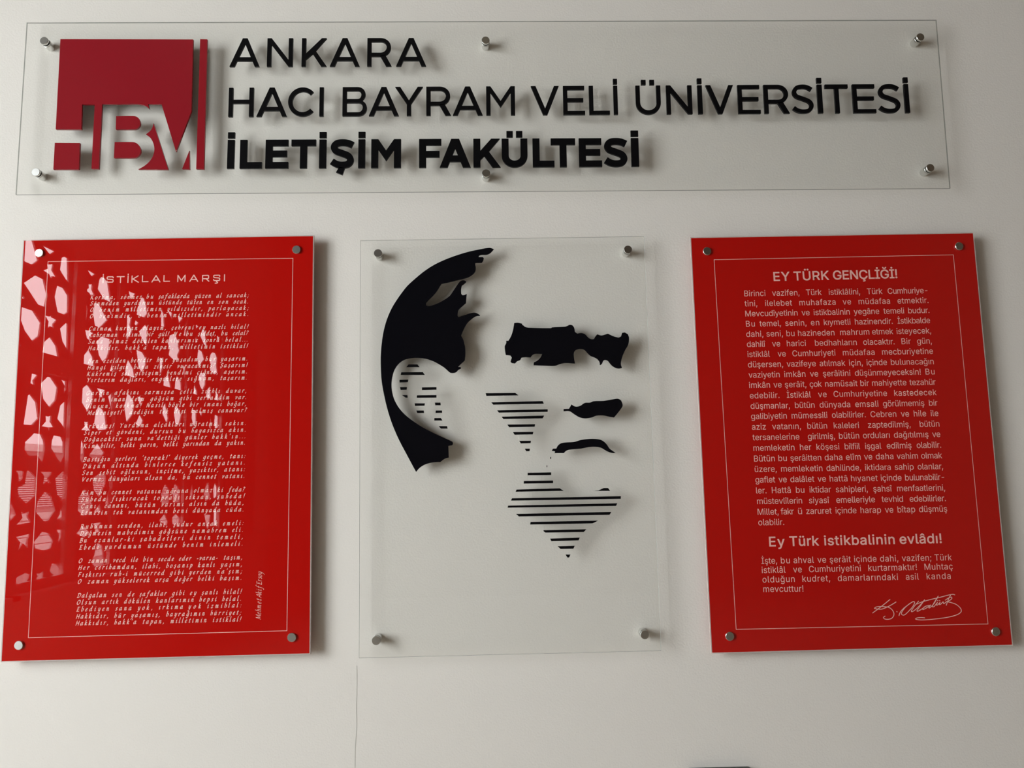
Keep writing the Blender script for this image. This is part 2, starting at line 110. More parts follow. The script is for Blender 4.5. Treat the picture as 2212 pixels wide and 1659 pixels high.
STRIPES=[
[[-26.08,1775.75],[35.88,1775.13],[42.06,1770.13],[-24.6,1770.2]],
[[-14.63,1756.32],[92.41,1757.1],[94.63,1751.7],[-10.48,1751.53]],
[[-2.7,1739.45],[102.5,1739.76],[102.37,1734.58],[0.66,1734.68]],
[[6.29,1726.11],[94.82,1726.87],[91.55,1721.12],[9.8,1721.35]],
[[17.87,1709.47],[75.53,1709.2],[74.63,1704.06],[21.67,1703.93]],
[[29.27,1693.64],[71.74,1693.49],[70.06,1688.21],[32.6,1688.13]],
[[41.7,1675.5],[66.17,1675.04],[65.29,1670.24],[45.17,1669.99]],
[[53.04,1658.97],[63.63,1658.77],[62.74,1653.66],[56.05,1653.79]],
[[-185.82,1839.0],[-167.45,1838.68],[-163.24,1833.05],[-190.55,1833.52]],
[[-201.24,1822.6],[-156.24,1822.3],[-152.35,1816.37],[-202.51,1817.23]],
[[-204.88,1806.83],[-186.72,1806.99],[-187.67,1801.78],[-204.89,1801.45]],
[[-203.98,1791.49],[-189.59,1791.24],[-190.39,1786.04],[-202.89,1785.95]],
[[-199.8,1774.87],[-188.86,1774.67],[-188.1,1769.47],[-192.78,1769.55]],
[[-158.3,1790.22],[-128.24,1790.16],[-128.28,1784.96],[-158.33,1784.85]],
[[-168.87,1773.85],[-128.37,1773.61],[-128.41,1768.41],[-169.36,1768.82]],
[[-173.79,1757.11],[-152.56,1756.73],[-153.37,1752.04],[-173.03,1751.92]],
[[-131.62,1757.93],[-120.21,1757.73],[-119.79,1752.22],[-130.88,1752.42]],
[[-170.27,1742.14],[-154.99,1741.87],[-154.39,1736.84],[-168.42,1736.94]],
[[-130.03,1741.42],[-117.23,1741.19],[-116.8,1736.48],[-130.53,1736.41]],
[[-132.95,1725.81],[-119.71,1725.57],[-116.16,1720.51],[-133.3,1720.66]],
[[-124.52,1708.79],[-106.93,1708.47],[-105.88,1703.45],[-119.58,1703.71]],
[[105.25,1641.14],[106.97,1640.76],[106.7,1636.81],[105.14,1636.84]],
[[97.4,1624.1],[98.6,1624.07],[98.51,1620.13],[97.3,1620.15]],
[[58.05,1609.42],[106.35,1609.34],[106.21,1603.87],[57.77,1604.29]],
[[49.77,1592.81],[109.89,1592.51],[109.75,1587.04],[49.31,1587.36]],
[[34.45,1575.71],[123.09,1576.37],[131.56,1571.09],[32.3,1571.16]],
[[193.55,1569.71],[203.07,1570.72],[210.07,1573.65],[214.43,1575.27],[222.54,1575.11],[226.83,1569.23]],
[[24.66,1558.04],[248.34,1557.9],[248.14,1552.45],[22.34,1553.34]],
[[16.32,1543.28],[240.59,1543.59],[237.82,1538.37],[15.21,1539.23]],
[[32.09,1526.2],[227.77,1526.36],[223.79,1520.68],[38.15,1521.01]],
[[61.7,1509.39],[199.87,1509.31],[188.54,1503.96],[60.74,1504.35]],
[[87.83,1492.18],[175.32,1492.42],[169.85,1486.97],[91.64,1487.39],[87.78,1490.33]],
[[100.74,1475.1],[161.47,1475.87],[158.74,1470.38],[103.18,1470.18]],
[[115.71,1459.52],[150.73,1459.64],[147.67,1454.0],[121.54,1454.04]],
[[131.47,1442.46],[141.36,1442.25],[138.64,1436.62],[135.06,1436.53]]]
SO={"sign":[[-976.21,2565.12],[-14.24,2556.55],[951.56,2554.45],[-978.28,2266.92],[-17.8,2251.96],[948.61,2251.82]],"left":[[-962.29,2089.48],[-422.41,2088.94],[-421.2,1291.35],[-960.97,1288.2]],"mid":[[-249.88,2078.52],[282.32,2078.64],[286.72,1280.73],[-252.66,1281.51]],"right":[[451.85,2072.85],[996.67,2075.69],[1001.04,1270.94],[458.72,1273.87]]}
LATT=[
[[-3577.66,3314.84],[-3743.72,3368.36],[-3783.95,3315.96],[-3820.29,3261.61],[-3860.0,3193.8],[-3790.65,3142.8],[-3686.01,3141.9],[-3593.45,3141.81]],
[[-3895.03,3317.11],[-4060.41,3318.86],[-3996.12,3275.66]],
[[-3964.66,3199.97],[-4002.57,3203.24],[-4049.38,3221.9],[-4039.27,3171.04],[-4099.6,3133.15],[-4047.95,3128.17],[-4025.96,3102.74],[-3999.54,3129.49],[-3925.9,3138.77],[-3981.89,3166.72]],
[[-4188.41,3317.03],[-4232.99,3316.98],[-4256.44,3133.05],[-4211.29,3150.62],[-4132.8,3198.0],[-4147.42,3295.39]],
[[-3836.54,3080.96],[-3937.94,3077.24],[-3994.25,2974.75],[-3969.59,2880.53],[-3881.79,2880.15],[-3706.54,2991.12]],
[[-4106.71,3075.21],[-4197.28,3076.45],[-4262.91,3035.43],[-4271.87,2909.48],[-4219.85,2878.21],[-4129.05,2878.89],[-4080.55,2981.07]],
[[-3611.99,2938.66],[-3685.33,2914.74],[-3739.48,2884.23],[-3617.54,2877.8]],
[[-3689.35,2823.92],[-3837.19,2824.42],[-3934.0,2757.93],[-3915.3,2659.33],[-3838.79,2609.12],[-3746.4,2665.25],[-3683.67,2746.97]],
[[-3972.82,2823.4],[-4036.19,2825.59],[-4048.89,2844.97],[-4069.84,2827.0],[-4131.29,2819.95],[-4085.7,2779.84],[-4091.76,2744.63],[-4051.95,2756.45],[-4015.58,2735.54],[-4020.81,2783.58]],
[[-4250.42,2822.88],[-4274.5,2820.17],[-4287.34,2614.76],[-4212.4,2673.62],[-4171.26,2762.72]],
[[-4053.79,2681.82],[-4141.41,2627.44],[-4175.63,2543.56],[-3964.3,2543.59],[-3982.61,2630.02]],
[[-3664.7,2587.82],[-3689.81,2587.09],[-3718.66,2547.96],[-3681.07,2545.25]],
[[-3854.4,2386.96],[-3929.12,2383.58],[-3882.59,2340.28],[-3892.97,2304.4],[-3843.33,2314.33]],
[[-4046.57,2388.09],[-4094.39,2387.67],[-4185.03,2324.87],[-4166.93,2228.26],[-4090.0,2167.6],[-4005.29,2220.35],[-3966.23,2326.49]],
[[-4219.42,2387.95],[-4288.98,2384.15],[-4292.69,2318.53],[-4261.23,2292.37],[-4271.79,2346.24]],
[[-3849.9,2241.48],[-3928.29,2191.35],[-3964.56,2080.11],[-3893.02,2027.45],[-3790.0,2024.15],[-3822.29,2228.07]],
[[-4291.58,2237.76],[-4301.71,2029.5],[-4195.49,2094.83],[-4224.44,2194.75]],
[[-4043.34,2107.69],[-4081.52,2102.57],[-4123.54,2114.07],[-4118.09,2067.13],[-4161.86,2031.73],[-4102.69,2025.18],[-4095.86,1994.87],[-4079.08,2023.67],[-4004.12,2026.88],[-4051.83,2065.1]],
[[-3918.28,1973.9],[-4004.54,1970.81],[-4045.44,1927.43],[-4059.03,1879.71],[-4031.55,1772.07],[-3972.66,1818.31],[-3866.57,1815.32],[-3818.15,1854.98],[-3819.48,1906.43],[-3889.29,1951.35]],
[[-4160.32,1972.32],[-4264.73,1965.7],[-4298.39,1928.19],[-4307.24,1827.75],[-4261.37,1776.58],[-4197.8,1824.66],[-4134.99,1877.22],[-4139.74,1931.89]],
[[-3736.4,1710.4],[-3820.11,1711.16],[-3812.69,1652.57],[-3771.83,1640.04],[-3763.76,1682.89]],
[[-3858.41,1714.07],[-3893.37,1711.82],[-3968.17,1667.97],[-3970.49,1542.67],[-3870.21,1488.68],[-3780.77,1541.76],[-3760.99,1594.86],[-3841.23,1619.33]],
[[-4019.2,1705.02],[-4169.44,1706.17],[-4115.99,1662.75],[-4158.16,1616.79],[-4099.53,1635.98],[-4054.84,1614.97],[-4068.15,1673.4]],
[[-4316.62,1721.23],[-4336.46,1495.89],[-4242.45,1542.23],[-4207.75,1657.29]],
[[-4091.29,1570.93],[-4170.89,1527.53],[-4228.05,1428.33],[-4143.25,1357.05],[-4087.14,1357.42],[-3985.3,1427.78],[-4001.25,1500.15]],
[[-3815.36,1437.5],[-3863.32,1422.79],[-3913.46,1441.08],[-3895.39,1400.95],[-3941.12,1357.61],[-3773.43,1349.5],[-3836.2,1393.7]],
[[-3701.31,1513.87],[-3759.0,1417.45],[-3701.64,1378.28],[-3691.51,1445.16]],
[[-4291.15,1439.49],[-4328.08,1418.75],[-4332.96,1363.39],[-4253.4,1363.09],[-4289.8,1398.42]],
[[-3776.58,1269.79],[-3936.65,1281.0],[-3905.87,1237.4],[-3915.31,1180.79],[-3860.35,1220.82],[-3801.64,1175.92],[-3825.96,1228.63]],
[[-4075.22,1284.48],[-4160.39,1270.76],[-4222.93,1212.69],[-4189.55,1156.62],[-4105.38,1153.54],[-4003.76,1173.0],[-3981.64,1221.2]],
[[-4255.09,1288.64],[-4330.15,1281.06],[-4324.93,1226.62],[-4278.36,1192.11],[-4298.39,1244.94]],
[[-3903.94,1021.66],[-3957.19,1005.25],[-3926.35,963.58],[-3862.66,917.03],[-3808.97,914.6],[-3801.25,999.23]],
[[-4027.38,1009.73],[-4069.27,994.46],[-4122.69,1011.64],[-4112.01,976.35],[-4142.91,941.17],[-4023.59,952.7],[-4048.08,978.94]],
[[-4218.27,1048.6],[-4287.04,1038.59],[-4329.6,1004.17],[-4319.89,945.74],[-4286.3,936.42],[-4194.16,998.15]],
[[-4506.89,3306.44],[-4641.36,3302.3],[-4583.3,3264.03]],
[[-4539.11,3198.52],[-4573.82,3198.04],[-4607.62,3212.71],[-4605.78,3165.84],[-4646.82,3127.36],[-4597.94,3120.74],[-4582.11,3101.61],[-4562.75,3124.65],[-4499.06,3133.7],[-4548.1,3160.94]],
[[-4737.81,3305.65],[-4799.5,3308.97],[-4852.05,3283.92],[-4916.37,3128.28],[-4789.92,3128.16],[-4684.63,3188.23],[-4704.09,3271.63]],
[[-4496.19,3075.39],[-4546.44,2980.46],[-4521.04,2879.44],[-4495.42,2876.11]],
[[-4655.11,3072.15],[-4733.34,3071.08],[-4872.16,2970.91],[-4749.6,2880.21],[-4665.43,2882.45],[-4627.11,2985.58]],
[[-4863.93,3068.32],[-4921.98,3061.66],[-4951.67,3016.23],[-4925.71,3017.28]],
[[-4933.08,2929.84],[-4959.07,2881.97],[-4872.84,2888.1]],
[[-4517.98,2823.39],[-4576.99,2825.56],[-4598.14,2847.87],[-4617.6,2824.1],[-4659.26,2816.56],[-4609.26,2785.92],[-4618.59,2744.91],[-4554.24,2757.76]],
[[-4779.39,2816.95],[-4929.59,2818.71],[-4919.51,2710.9],[-4892.48,2655.78],[-4815.81,2605.17],[-4744.37,2657.72],[-4705.62,2760.18]],
[[-4593.05,2679.11],[-4663.78,2626.56],[-4691.7,2548.14],[-4505.33,2542.48],[-4503.54,2601.7]],
[[-4988.83,2651.29],[-4995.22,2544.4],[-4936.81,2551.14]],
[[-4580.18,2391.43],[-4614.56,2389.51],[-4697.88,2338.49],[-4688.96,2264.79],[-4615.72,2177.09],[-4519.73,2248.45],[-4508.92,2347.53]],
[[-4737.65,2385.64],[-4887.85,2384.11],[-4843.8,2348.06],[-4846.94,2311.09],[-4809.51,2319.65],[-4780.54,2304.36],[-4788.87,2348.33]],
[[-4992.78,2373.58],[-5000.44,2206.04],[-4928.42,2335.09]],
[[-4791.98,2240.92],[-4860.9,2219.27],[-4901.47,2179.12],[-4936.31,2063.07],[-4790.66,2044.92],[-4720.84,2098.07],[-4741.39,2202.8]],
[[-4570.84,2108.31],[-4605.43,2098.96],[-4640.89,2110.43],[-4635.99,2074.3],[-4677.3,2035.09],[-4532.95,2032.3],[-4580.22,2064.68]],
[[-4538.0,1974.11],[-4580.74,1929.27],[-4591.88,1865.11],[-4577.22,1776.95],[-4536.67,1799.39]],
[[-4793.24,1944.6],[-4909.1,1869.41],[-4851.12,1830.88],[-4807.19,1781.25],[-4662.09,1837.76]],
[[-4838.18,1699.14],[-4949.35,1687.44],[-4943.18,1613.58],[-4848.69,1505.5],[-4760.5,1567.22],[-4732.99,1656.82]],
[[-4622.3,1578.05],[-4699.8,1532.73],[-4746.35,1460.58],[-4701.54,1379.8],[-4612.53,1369.38],[-4535.16,1415.88],[-4539.72,1513.09]],
[[-5004.21,1557.35],[-5017.8,1396.32],[-4951.03,1447.9]],
[[-4870.91,1456.59],[-4895.3,1383.13],[-4775.58,1391.29],[-4825.45,1428.07]],
[[-4771.53,1302.63],[-4914.22,1303.58],[-4862.24,1276.48],[-4890.5,1226.68],[-4807.28,1226.38],[-4809.61,1267.77]],
[[-4629.46,1302.05],[-4743.0,1230.79],[-4649.2,1202.56],[-4531.11,1239.66]],
[[-4849.56,1146.0],[-4935.84,1120.95],[-4985.26,971.46],[-4830.23,958.38],[-4768.58,1000.21],[-4810.79,1048.77]],
[[-5209.63,3301.11],[-5349.02,3305.83],[-5253.95,3228.64]],
[[-5461.12,3304.42],[-5529.88,3306.34],[-5573.09,3252.24],[-5602.4,3180.25],[-5536.63,3127.46],[-5378.74,3122.42],[-5395.83,3184.92]],
[[-5306.94,3196.25],[-5290.91,3127.78],[-5260.0,3155.14]],
[[-5201.33,3095.13],[-5288.26,3072.7],[-5272.1,3008.31],[-5318.86,2963.0],[-5246.5,2888.71],[-5208.33,2841.73]],
[[-5360.94,3070.5],[-5435.7,3061.42],[-5380.09,3015.85],[-5346.73,3029.89]],
[[-5556.87,3068.03],[-5612.55,3054.15],[-5611.47,2873.18],[-5540.26,2892.65],[-5435.03,2978.07]],
[[-5877.93,3309.15],[-5950.77,3254.18],[-5978.21,3125.2],[-5892.9,3119.71]],
[[-5396.75,2812.13],[-5532.22,2803.15],[-5605.13,2758.56],[-5603.06,2687.99],[-5525.02,2610.94],[-5453.54,2659.69]],
[[-5254.64,2704.86],[-5368.12,2627.18],[-5399.45,2546.53],[-5204.64,2551.47],[-5212.35,2625.34]],
[[-5287.8,2817.71],[-5322.05,2748.99],[-5277.06,2775.5]],
[[-5883.49,2812.17],[-5976.66,2815.48],[-5959.29,2709.62],[-5906.93,2622.03]],
[[-5259.43,2392.63],[-5330.39,2386.86],[-5402.34,2333.67],[-5386.7,2224.68],[-5266.47,2139.26],[-5213.73,2276.11]],
[[-5453.37,2389.6],[-5588.64,2389.77],[-5546.4,2347.58],[-5541.12,2319.56],[-5503.33,2322.9]],
[[-5517.65,2238.71],[-5589.86,2185.99],[-5569.98,2150.2],[-5527.31,2120.01],[-5437.02,2141.09]],
[[-6052.77,2396.47],[-6134.39,2248.16],[-6095.35,2186.19],[-5993.64,2273.87],[-5988.5,2339.11]],
[[-6014.92,3305.52],[-6149.23,3303.97],[-6127.14,3238.08]],
[[-6269.47,3302.33],[-6412.51,3304.58],[-6312.77,3229.26]],
[[-6491.89,3292.94],[-6494.66,3125.87],[-6435.76,3127.02]],
[[-6095.74,3064.65],[-6228.57,3108.28],[-6326.93,3044.72],[-6321.15,2997.06],[-6358.34,2956.56],[-6309.63,2902.14],[-6341.36,2856.7],[-6194.44,2838.27],[-6084.52,2866.63],[-6106.21,2930.4],[-6058.38,2975.03]],
[[-6430.92,3062.96],[-6481.47,3040.1],[-6445.25,3002.32]],
[[-6746.13,3307.38],[-6842.41,3301.46],[-6770.87,3258.58]],
[[-6940.88,3295.41],[-7030.51,3287.11],[-7087.65,3122.77],[-6997.36,3128.6],[-6882.28,3200.56]],
[[-7143.47,3299.88],[-7238.57,3274.26],[-7217.85,3235.75]],
[[-7380.02,3304.62],[-7491.55,3293.81],[-7409.98,3225.93]],
[[-6755.19,3185.6],[-6823.4,3123.57],[-6750.25,3110.8]],
[[-6839.16,3055.01],[-6959.51,3041.43],[-7031.33,2968.62],[-6854.26,2850.91],[-6814.81,2952.11]],
[[-7263.84,3086.41],[-7359.06,3088.63],[-7422.74,3045.85],[-7404.83,2955.12],[-7447.2,2873.06],[-7341.02,2837.02],[-7197.96,2865.22],[-7216.65,2927.95],[-7166.54,2980.64],[-7196.56,3045.39]],
[[-6098.78,2684.13],[-6171.57,2550.58],[-5987.91,2544.15],[-5999.17,2619.15]],
[[-6306.73,2696.53],[-6415.53,2633.02],[-6432.08,2541.68],[-6253.7,2544.82],[-6264.92,2637.56]],
[[-6440.05,2815.84],[-6508.76,2809.95],[-6512.07,2636.92]],
[[-6922.45,2802.45],[-7087.32,2816.18],[-7074.17,2688.03],[-6991.04,2611.57],[-6900.0,2667.32],[-6872.09,2754.47]],
[[-6752.08,2665.93],[-6841.3,2594.93],[-6859.94,2543.82],[-6740.5,2543.39]],
[[-7221.67,2697.02],[-7267.3,2547.96],[-7095.32,2551.68],[-7123.1,2634.69]],
[[-7411.64,2688.85],[-7490.02,2614.25],[-7502.27,2545.2],[-7373.45,2549.96]],
[[-6284.16,2388.42],[-6378.97,2366.48],[-6450.3,2303.16],[-6392.41,2191.23],[-6298.7,2200.12],[-6253.58,2310.03]],
[[-6721.49,2384.88],[-6835.92,2382.7],[-6845.5,2253.76],[-6766.15,2200.1],[-6708.01,2291.89]],
[[-6920.78,2385.89],[-7018.87,2381.83],[-6968.81,2319.99]],
[[-7385.4,2382.36],[-7494.78,2373.7],[-7504.3,2239.1],[-7396.73,2223.64],[-7367.53,2299.13]],
[[-7257.91,2355.07],[-7281.94,2182.46],[-7220.83,2229.49]],
[[-6096.1,1604.89],[-6167.83,1575.14],[-6208.75,1501.4],[-6197.96,1414.02],[-6042.6,1419.0],[-6018.95,1505.34]],
[[-6335.07,1610.55],[-6421.18,1572.27],[-6464.54,1496.08],[-6460.92,1420.67],[-6304.53,1417.99],[-6277.86,1529.51]],
[[-7241.98,1621.22],[-7270.22,1545.98],[-7311.92,1445.06],[-7167.49,1407.54],[-7106.69,1482.75],[-7155.49,1572.19]],
[[-7440.37,1611.78],[-7515.97,1559.88],[-7523.27,1456.98],[-7418.16,1425.55],[-7382.64,1527.62]],
[[-6118.25,1322.92],[-6193.48,1247.03],[-6179.95,1197.15],[-5988.47,1258.03]],
[[-6385.69,1311.08],[-6482.51,1261.61],[-6470.02,1179.68],[-6302.52,1211.79],[-6288.93,1271.27]],
[[-7133.27,1269.82],[-7337.33,1252.26],[-7300.31,1129.69],[-7234.51,1100.83]],
[[-7436.64,1332.04],[-7535.42,1285.73],[-7534.25,1132.59],[-7428.11,1122.0]],
[[-6770.08,1599.81],[-6806.07,1528.43],[-6763.9,1411.52],[-6727.11,1498.44]]]
GLYPHS={
"!":[196,[67,160,63,509,132,509,128,160],[98,-4,81,-1,66,9,56,24,52,41,56,58,66,73,81,83,98,86,116,83,130,73,140,58,143,41,140,24,130,9,116,-1]],
",":[188,[38,-119,68,71,137,71,84,-119]],
"-":[453,[337,244,337,188,114,188,114,244]],
".":[188,[95,-4,78,-1,63,9,53,24,50,41,53,59,63,73,78,83,95,87,113,83,128,73,138,59,141,41,138,24,128,9,113,-1]],
";":[188,[38,-119,68,71,137,71,84,-119],[103,271,86,274,71,284,61,299,58,316,61,334,71,349,86,359,103,362,121,359,136,349,146,334,149,316,146,299,136,284,121,274]],
"B":[456,[60,0,60,509,241,509,289,504,329,491,359,469,381,442,394,410,398,374,395,344,387,320,373,301,356,286,315,267,315,262,339,257,363,245,385,227,402,203,414,173,418,136,413,100,400,67,377,39,344,18,301,4,247,0],[125,57,245,57,296,63,330,80,349,105,355,137,352,161,342,184,327,203,306,218,279,228,248,231,125,231],[125,285,238,285,265,288,288,296,308,309,323,326,333,348,336,372,330,403,313,429,283,446,240,452,125,452]],
"C":[510,[267,-7,205,1,150,25,104,63,70,115,48,179,40,254,48,329,70,393,104,445,150,484,205,508,267,516,305,513,340,504,373,490,402,471,427,447,448,418,463,385,473,348,408,348,401,373,389,395,357,428,315,449,267,456,223,450,184,432,150,403,125,364,109,314,103,254,109,194,125,145,151,105,184,76,223,59,267,53,315,60,357,81,389,114,408,160,473,160,463,124,448,91,428,62,402,38,373,19,341,5,305,-4]],
"E":[419,[60,0,60,509,372,509,372,452,125,452,125,286,355,286,355,229,125,229,125,57,375,57,375,0]],
"G":[520,[269,-7,205,1,149,25,104,64,69,116,47,179,40,254,47,329,69,393,103,445,149,484,203,508,265,516,304,513,340,504,374,489,403,469,429,445,449,416,465,384,474,349,408,349,387,393,356,427,315,448,265,456,222,450,183,432,150,404,125,364,109,314,103,254,109,194,125,145,151,105,184,76,224,59,269,53,309,57,345,71,374,93,396,123,410,160,415,202,434,199,283,199,283,256,478,256,478,200,471,141,451,91,419,50,377,19,326,0]],
"H":[517,[60,0,60,509,125,509,125,289,392,289,392,509,457,509,457,0,392,0,392,232,125,232,125,0]],
"K":[467,[104,145,104,216,139,261,174,303,212,344,364,509,448,509,231,276,228,276],[60,0,60,509,125,509,125,334,124,225,125,193,125,0],[372,0,188,259,228,309,449,0]],
"L":[393,[60,0,60,509,125,509,125,57,361,57,361,0]],
"M":[628,[60,0,60,509,152,509,277,187,287,159,299,123,311,84,322,49,307,49,318,83,330,121,342,158,352,187,476,509,568,509,568,0,504,0,504,291,504,327,505,369,506,413,507,457,513,457,498,409,482,363,467,322,456,291,342,0,286,0,170,291,159,321,145,361,129,408,112,457,119,457,120,416,121,372,122,328,122,291,122,0]],
"N":[523,[60,0,60,509,136,509,343,183,363,151,388,107,414,55,405,54,401,108,399,157,399,195,399,509,463,509,463,0,387,0,202,290,177,331,148,381,108,452,119,454,122,384,124,328,125,291,125,0]],
"R":[449,[60,0,60,509,236,509,290,504,333,489,367,465,390,433,405,395,409,352,405,309,390,271,367,240,333,217,289,203,236,198,96,198,96,255,234,255,269,258,298,267,319,281,334,300,342,324,345,352,342,380,334,405,319,425,298,440,269,449,233,452,125,452,125,0],[353,0,230,229,303,229,428,0]],
"T":[449,[32,452,32,509,417,509,417,452,257,452,257,0,193,0,193,452]],
"Y":[472,[203,0,203,208,16,509,91,509,192,344,222,292,250,230,224,230,251,293,280,344,381,509,455,509,268,208,268,0]],
"a":[389,[160,-9,126,-5,94,5,68,22,48,45,35,73,30,108,34,138,43,161,58,179,78,193,125,211,178,220,234,227,265,235,273,243,276,255,276,257,273,279,267,297,256,311,240,322,220,329,196,331,171,329,149,322,118,301,100,274,41,291,57,322,79,346,104,364,133,375,163,382,194,384,239,379,286,360,306,343,322,320,333,290,337,251,337,0,277,0,277,52,272,52,252,25,215,1,190,-6],[170,45,202,49,228,59,248,74,263,93,272,115,276,138,276,190,259,182,231,176,200,171,175,168,134,159,117,150,103,139,95,124,92,105,94,87,102,72,114,61,130,52]],
"b":[424,[229,-8,198,-5,172,4,138,31,118,59,112,59,112,0,53,0,53,509,114,509,114,319,118,319,137,346,171,373,197,381,229,384,274,378,313,361,345,332,370,293,385,245,390,189,385,133,370,84,346,45,313,16,274,-2],[220,47,253,51,279,66,301,88,316,117,325,151,328,189,325,227,316,261,301,290,280,311,253,325,220,330,188,325,161,312,140,291,125,263,116,229,113,189,116,150,125,115,140,86,162,65,188,51]],
"c":[396,[207,-8,159,-2,117,16,82,46,56,85,40,133,34,187,40,243,56,291,82,330,117,360,159,378,207,384,260,377,305,356,340,322,362,277,303,262,290,289,270,311,242,325,207,330,173,325,145,310,124,287,108,258,99,224,96,187,99,151,108,117,124,89,145,66,173,51,207,46,243,52,271,66,292,89,304,117,363,102,354,78,341,56,306,21,261,-1]],
"d":[424,[195,-8,151,-2,111,16,79,45,55,84,39,133,34,189,39,245,55,293,79,332,112,361,151,378,196,384,228,381,253,373,287,346,306,319,311,319,311,509,372,509,372,0,313,0,313,59,307,59,287,31,252,4,227,-5],[205,47,236,51,263,65,284,86,299,115,309,150,312,189,309,229,300,263,284,291,263,312,237,325,205,330,172,325,145,311,124,290,108,261,99,227,96,189,99,151,109,117,124,88,145,66,172,51]],
"e":[404,[212,-8,161,-2,117,16,82,46,56,85,40,132,34,187,39,242,55,290,81,329,115,359,157,378,205,384,236,382,266,374,294,361,319,341,341,315,357,282,368,242,371,194,371,169,75,169,75,221,338,221,310,202,307,237,298,269,283,294,263,314,237,326,205,330,173,326,146,313,125,294,109,270,99,241,96,211,96,178,100,139,110,106,128,80,151,61,179,50,212,46,254,53,285,73,306,105,365,91,353,63,335,39,311,19,283,4,249,-5]],
"f":[254,[228,379,228,327,6,327,6,379],[81,0,81,432,84,461,96,486,113,505,135,519,161,527,187,530,222,527,243,521,227,468,215,472,195,474,171,470,154,460,145,443,142,419,142,0]],
"g":[425,[207,-151,168,-148,134,-140,105,-127,82,-110,64,-91,51,-69,101,-41,122,-66,154,-88,178,-95,207,-97,249,-92,282,-75,304,-47,311,-6,311,68,306,68,287,41,252,16,227,8,195,5,152,10,113,27,80,53,55,90,39,136,34,191,39,246,55,293,80,332,112,361,152,378,196,384,228,382,253,373,288,346,308,319,313,319,313,379,372,379,372,-9,367,-54,350,-90,324,-117,291,-136,251,-147],[205,59,237,63,264,75,285,95,300,121,309,154,312,193,309,231,300,264,285,291,264,312,237,325,205,330,172,325,145,312,124,290,109,262,99,229,96,193,99,155,109,123,124,96,145,76,172,63]],
"h":[410,[114,227,114,0,53,0,53,509,114,509,114,287,102,287,124,332,152,362,187,379,227,384,264,380,295,369,321,349,341,321,353,285,357,240,357,0,296,0,296,235,290,275,273,304,246,323,210,329,184,326,161,317,141,303,126,283,117,257]],
"i":[167,[53,0,53,379,114,379,114,0],[84,443,67,446,54,455,44,468,41,483,44,499,54,512,67,521,84,524,100,521,114,512,123,499,126,483,123,468,114,455,100,446]],
"j":[167,[53,379,114,379,114,-30,111,-63,102,-90,86,-113,65,-129,37,-139,4,-143,-10,-143,-10,-87,2,-87,25,-83,40,-72,50,-54,53,-29],[83,443,67,446,53,455,44,468,41,483,44,499,53,512,67,521,83,524,100,521,114,512,123,499,126,483,123,468,114,455,100,446]],
"k":[381,[110,137,110,212,121,212,284,379,360,379,184,199,177,199],[53,0,53,509,114,509,114,0],[294,0,148,186,191,229,372,0]],
"l":[189,[139,-2,101,3,74,20,58,47,53,84,53,509,114,509,114,99,115,77,120,62,130,54,146,52,160,53,170,54,181,3,162,-1]],
"m":[610,[53,0,53,379,112,379,112,295,108,295,118,323,132,346,151,363,172,376,195,384,219,386,257,380,287,361,309,331,321,295,312,295,322,321,337,343,357,361,381,375,407,383,437,386,468,383,497,372,522,354,541,328,553,296,557,255,557,0,496,0,496,254,490,289,473,313,447,326,419,330,395,328,374,320,358,307,345,290,338,270,335,247,335,0,274,0,274,260,269,288,253,311,229,326,199,330,178,328,158,320,140,307,126,289,117,266,114,238,114,0]],
"n":[410,[114,227,114,0,53,0,53,379,112,379,112,287,102,287,124,332,152,362,187,379,227,384,264,380,295,369,321,349,341,321,353,285,357,240,357,0,296,0,296,235,290,275,273,304,246,323,210,329,184,326,161,317,141,303,126,283,117,257]],
"o":[415,[207,-8,159,-2,117,16,82,46,56,85,40,133,34,187,40,243,56,291,82,330,117,360,159,378,207,384,256,378,299,360,333,330,359,291,376,243,381,187,376,133,359,85,333,46,299,16,256,-2],[207,46,242,51,270,66,292,89,307,117,316,151,319,187,316,224,307,258,292,287,270,310,242,325,207,330,173,325,145,310,124,287,108,258,99,224,96,187,99,151,108,117,124,89,145,66,173,51]],
"p":[424,[53,-143,53,379,112,379,112,319,118,319,137,346,171,373,197,381,229,384,274,378,313,361,345,332,370,293,385,245,390,189,385,133,370,84,346,45,313,16,274,-2,229,-8,198,-5,173,4,138,31,118,59,114,59,114,-143],[220,47,253,51,279,66,301,88,316,117,325,151,328,189,325,227,316,261,301,290,280,311,253,325,220,330,188,325,161,312,140,291,125,263,116,229,113,189,116,150,125,115,140,86,162,65,188,51]],
"q":[424,[372,-143,311,-143,311,59,306,59,287,31,252,4,227,-5,195,-8,151,-2,111,16,79,45,55,84,39,133,34,189,39,245,55,293,79,332,112,361,151,378,196,384,228,381,253,373,287,346,307,319,313,319,313,379,372,379],[205,47,236,51,263,65,284,86,299,115,309,150,312,189,309,229,300,263,284,291,263,312,237,325,205,330,172,325,145,311,124,290,108,261,99,227,96,189,99,151,109,117,124,88,145,66,172,51]],
"r":[259,[53,0,53,379,112,379,112,321,115,321,130,347,152,367,181,380,213,385,229,384,243,384,243,322,230,324,207,326,182,323,159,315,140,301,126,284,117,262,114,237,114,0]],
"s":[365,[182,-8,145,-5,112,3,84,18,62,38,45,63,36,94,94,107,105,79,124,60,150,49,181,45,217,50,244,62,262,81,268,103,265,121,254,136,237,147,212,155,149,170,104,186,72,208,53,237,47,274,51,305,65,332,87,354,115,370,149,381,187,384,223,381,254,372,279,358,299,339,314,316,324,290,268,277,258,298,243,316,219,328,187,333,156,329,131,317,114,299,109,277,112,258,124,243,144,232,172,223,229,209,275,194,306,171,325,142,331,107,326,75,312,47,290,24,260,6,223,-5]],
